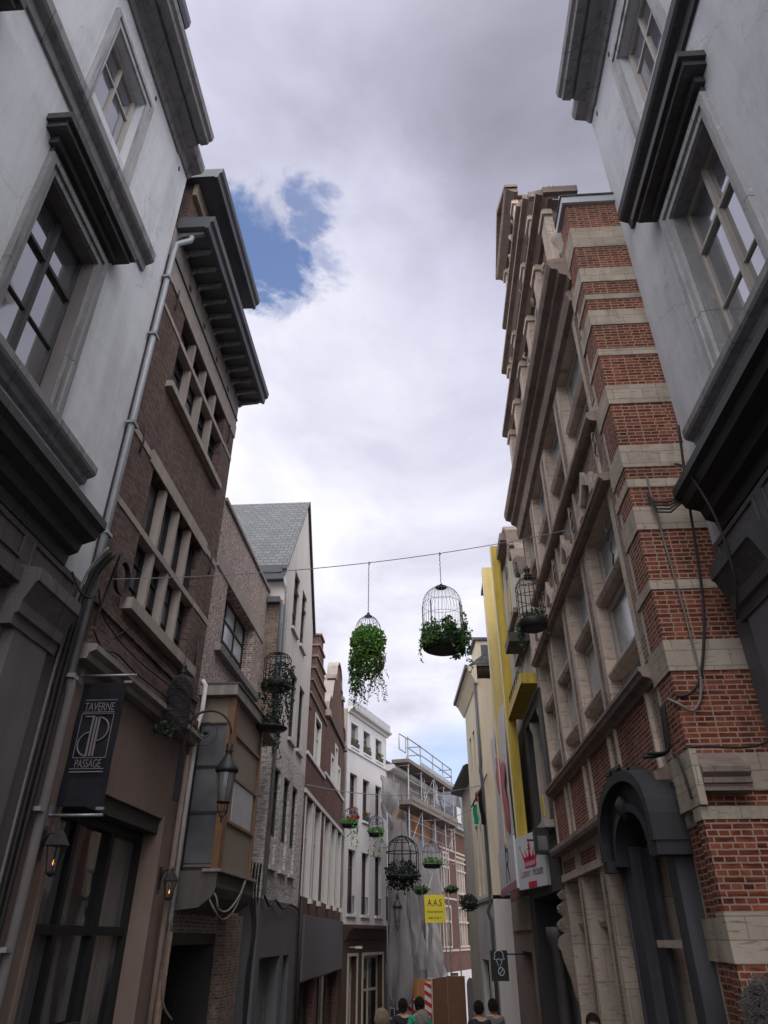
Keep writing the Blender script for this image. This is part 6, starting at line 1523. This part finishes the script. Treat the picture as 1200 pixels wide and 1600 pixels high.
# ---- people: one continuous skinned body each, clothes and hair as parts
def skin_mesh(name, chains, mat, parent, sub=2):
    """chains: list of lists of (point, radius); chains that start on the same point are welded"""
    me = bpy.data.meshes.new(name); V, E_, Rr = [], [], []
    def vid(p, r):
        for i, q_ in enumerate(V):
            if (Vector(q_) - Vector(p)).length < 1e-5: return i
        V.append(tuple(p)); Rr.append(r); return len(V) - 1
    for ch in chains:
        prev = None
        for p, r in ch:
            i = vid(p, r)
            if prev is not None and prev != i: E_.append((prev, i))
            prev = i
    me.from_pydata(V, E_, [])
    o = bpy.data.objects.new(name, me); COL.objects.link(o)
    sk = o.modifiers.new('s', 'SKIN'); sk.use_smooth_shade = True
    for i, r in enumerate(Rr):
        rr_ = r if isinstance(r, tuple) else (r, r); o.data.skin_vertices[0].data[i].radius = rr_
    o.data.skin_vertices[0].data[0].use_root = True
    sb = o.modifiers.new('u', 'SUBSURF'); sb.levels = sub; sb.render_levels = sub
    bpy.context.view_layer.update()
    me2 = bpy.data.meshes.new_from_object(o.evaluated_get(bpy.context.evaluated_depsgraph_get()))
    bpy.data.objects.remove(o)
    me2.materials.clear(); me2.materials.append(M[mat]); me2.name = name
    ob = bpy.data.objects.new(name, me2); COL.objects.link(ob); ob.parent = parent; OFF[ob.name] = OFF[parent.name]
    return ob
def person(label, x, y, h, ang, top, legs, hair, hairlen=.0, fluffy=0.022, stride=.12, group=None):
    z = gz(y); t = thing('person', label, 'person', (x, y, z), group); t.rotation_euler = (0, 0, ang)
    k = h / 1.75; j = lambda a, b, c: (a * k, b * k, c * k)      # faces local +y
    OFFs = OFF[t.name]; OFF[t.name] = Vector((0, 0, 0))
    hipL, hipR, pel = j(-.10, 0, .90), j(.10, 0, .90), j(0, 0, .97)
    body = [[(pel, .13 * k), (j(0, 0, 1.12), .12 * k), (j(0, .0, 1.30), .135 * k), (j(0, -.01, 1.43), .10 * k), (j(0, 0, 1.50), .055 * k), (j(0, .01, 1.56), .055 * k), (j(0, .015, 1.63), (.075 * k, .09 * k)), (j(0, .01, 1.70), .075 * k), (j(0, .0, 1.735), .035 * k)]]
    body[0].insert(0, (pel, .13 * k))
    body += [[(j(0, .015, 1.63), .08 * k), (j(0, .112, 1.62), .014 * k)], [(j(0, .015, 1.63), .08 * k), (j(-.085, .0, 1.63), .016 * k)], [(j(0, .015, 1.63), .08 * k), (j(.085, .0, 1.63), .016 * k)]]
    for s, hip, st in ((-1, hipL, stride), (1, hipR, -stride)):
        body.append([(pel, .13 * k), (hip, .095 * k), (j(s * .10, st * .6, .50), .058 * k), (j(s * .10, st * .6 - .02, .42), .055 * k), (j(s * .10, st - (.05 if st < 0 else 0), .09), .038 * k), (j(s * .11, st + .13, .03), .032 * k)])
        sh = j(s * .19, -.01, 1.40); el = j(s * .25, -.06 - st * .5, 1.13); wr_ = j(s * .24, .04 - st, .90)
        body.append([(j(0, -.01, 1.43), .10 * k), (sh, .055 * k), (el, .042 * k), (wr_, .028 * k), (j(s * .24, .06 - st, .84), (.035 * k, .018 * k))])
        for f in range(5):
            a = (-.03 + f * .015); L_ = (.06, .075, .08, .075, .06)[f]
            bx_ = j(s * .24, .06 - st, .84)
            if f == 0: body.append([(bx_, .03 * k), (j(s * .225, .10 - st, .82), .010 * k), (j(s * .222, .115 - st, .79), .008 * k)])
            else: body.append([(bx_, .03 * k), (j(s * .24, .06 + a * 1.2 - st, .79), .009 * k), (j(s * .235, .065 + a * 1.2 - st, .79 - L_), .007 * k)])
    skin_mesh('body', body, 'skin', t)
    shirt = [[(j(0, 0, .93), .15 * k), (j(0, 0, 1.12), .142 * k), (j(0, 0, 1.30), .155 * k), (j(0, -.01, 1.42), .125 * k), (j(0, 0, 1.475), .07 * k)]]
    for s, st in ((-1, stride), (1, -stride)):
        shirt.append([(j(0, -.01, 1.42), .125 * k), (j(s * .19, -.01, 1.40), .072 * k), (j(s * .25, -.06 - st * .5, 1.13), .056 * k), (j(s * .242, .02 - st * .9, .95), .045 * k)])
    skin_mesh('jacket', shirt, top, t)
    pants = [[(j(0, 0, 1.0), .14 * k), (pel, .145 * k)]]
    for s, hip, st in ((-1, hipL, stride), (1, hipR, -stride)):
        pants.append([(pel, .145 * k), (hip, .108 * k), (j(s * .10, st * .6, .50), .072 * k), (j(s * .10, st * .6 - .02, .42), .069 * k), (j(s * .10, st - (.05 if st < 0 else 0), .10), .055 * k)])
        part('shoe', MB().lathe(j(s * .105, st + .05, 0), [(.05 * k, .0), (.055 * k, .02), (.045 * k, .07), (.03 * k, .1)], 10, sx=.8, sy=2.0), 'black', t)
    skin_mesh('trousers', pants, legs, t)
    r = random.Random(int(x * 100) + 5); hm = MB()
    if fluffy:
        c = Vector(j(0, -.01, 1.66))
        for i in range(2600 if fluffy > .05 else 1100):
            d = Vector((r.gauss(0, 1), r.gauss(0, 1), r.gauss(0, 1))).normalized()
            if d.y > .55 and d.z < .3: continue
            p = c + Vector((d.x * .095, d.y * .11, d.z * .115)) * k; L_ = fluffy * r.uniform(.4, 1); t1 = d.orthogonal().normalized(); t2 = d.cross(t1); f0 = r.uniform(0, 6.28)
            hm.tube([tuple(p + d * L_ * q / 6 + (t1 * math.cos(f0 + q * 1.5) + t2 * math.sin(f0 + q * 1.5)) * .011) for q in range(7)], .0016, 3, raw=True)
    n1_, n2_ = 18, 12
    for a in range(n1_ + 1):
        for b in range(n2_ + 1):
            th = math.pi * 2 * a / n1_; ph = math.pi * (.0 + .62 * b / n2_)
            low = 1.0 + (hairlen * max(0, -math.sin(th)) * (b / n2_) ** 2)
            rr_ = (.098 + .006 * math.sin(th * 7 + b)) * k
            yy = math.sin(th) * math.sin(ph) * rr_ * 1.12; zz_ = math.cos(ph) * rr_ * 1.1
            if math.sin(th) > .25: zz_ = max(zz_, .03 * k)
            hm.v.append(Vector(j(0, .0, 1.655)) + Vector((math.cos(th) * math.sin(ph) * rr_, yy, zz_ * low - (hairlen * .12 * (b / n2_) ** 2 if math.sin(th) < .2 else 0))))
    base = len(hm.v) - (n1_ + 1) * (n2_ + 1)
    for a in range(n1_):
        for b in range(n2_):
            i = base + a * (n2_ + 1) + b; hm.f.append([i, i + 1, i + n2_ + 2, i + n2_ + 1]); hm.sm.append(True)
    part('hair', hm, hair, t)
    fc = MB()
    for s in (-1, 1): fc.lathe(j(s * .032, .088, 1.635), [(.003, -.008), (.012, -.003), (.012, .003), (.003, .008)], 8)
    part('eyes', fc, 'black', t)
    part('mouth', MB().box(-.025 * k, .025 * k, .085 * k, .097 * k, 1.572 * k, 1.582 * k), 'tape_red', t)
    OFF[t.name] = OFFs
    return t
M['hair_grey'] = plain('grey_hair', (.30, .29, .28), .8, .3, 30, bump=.6, fine=120)
M['hair_curly'] = plain('greying_curly_hair', (.10, .095, .09), .8, .6, 14, bump=.2)
M['hair_fair'] = plain('fair_hair', (.32, .25, .17), .8, .3, 30, bump=.6, fine=120)
M['hair_dark'] = plain('dark_hair', (.02, .015, .013), .6, .3, 30, bump=.6, fine=120)
M['cloth_green'] = plain('green_fabric', (.03, .24, .13), .9, .35, 14)
M['cloth_dark'] = plain('dark_fabric', (.02, .02, .026), .9, .2, 6)
M['cloth_grey'] = plain('grey_fabric', (.12, .12, .13), .9, .2, 6)
M['denim'] = plain('denim', (.04, .06, .11), .9, .2, 6)
def pz(y, ztop): return ztop - gz(y)
person('person with fair short hair walking away near the left shops', -.80, 12.6, 1.71, 0, 'cloth_grey', 'denim', 'hair_fair')
person('person with short grey hair walking away in mid street', -.21, 13.0, 1.68, 0, 'cloth_dark', 'denim', 'hair_grey', stride=.1)
person('person in a patterned green top beyond the grey haired one', -.35, 18.5, 1.80, .1, 'cloth_green', 'cloth_dark', 'hair_dark')
person('person in dark clothes beside the green top', -.75, 19.5, 1.76, 0, 'cloth_dark', 'cloth_dark', 'hair_dark', .6)
person('dark haired person standing by the ornate house wall', 2.30, 12.7, 1.66, math.pi, 'cloth_dark', 'denim', 'hair_dark')
person('tall person with fluffy grey hair close by the buttress', 1.86, 4.8, 1.97, .3, 'cloth_grey', 'denim', 'hair_curly', .3, .085)
person('person in black by the cream house, left of two', .92, 18.2, 1.74, 0, 'cloth_dark', 'cloth_dark', 'hair_dark')
person('person in a dark grey coat by the cream house, right of two', 1.30, 19.4, 1.76, .2, 'cloth_grey', 'cloth_dark', 'hair_dark', .5)
# flower boxes on the white townhouse
for i, (a, b) in enumerate(fs):
    for (z, fl, lab) in ((10.9, 'petal_pink', 'upper'), (7.52, 'petal_red', 'middle')):
        if z < 8 and i == 2: continue
        nm_ = ('left', 'middle', 'right')[i]
        t = thing('flower_box', f'narrow flower box on the {nm_} window of the {lab} floor of the white townhouse', 'flower box', tuple(FG.p((a + b) / 2, .05, z)), 'flower boxes on the white townhouse')
        part('trough', MB(FG).box(a + .05, b - .05, -.15, .12, z - .0, z + .2), 'trim_dark', t)
        pl = MB(); c = FG.p((a + b) / 2, .0, z + .25); P = [c + FG.u * rnd.uniform(-.45, .45) + FG.w * rnd.uniform(-.12, .12) + Vector((0, 0, rnd.uniform(-.1, .15))) for _ in range(90)]
        part('plants', leaves(pl, P, .1, rnd), 'leaf_mid', t)
        f_ = MB(); P = [c + FG.u * rnd.uniform(-.4, .4) + FG.w * rnd.uniform(-.1, .15) + Vector((0, 0, rnd.uniform(.05, .2))) for _ in range(16 if z > 8 else 40)]
        part('flowers', leaves(f_, P, .09, rnd), fl, t)
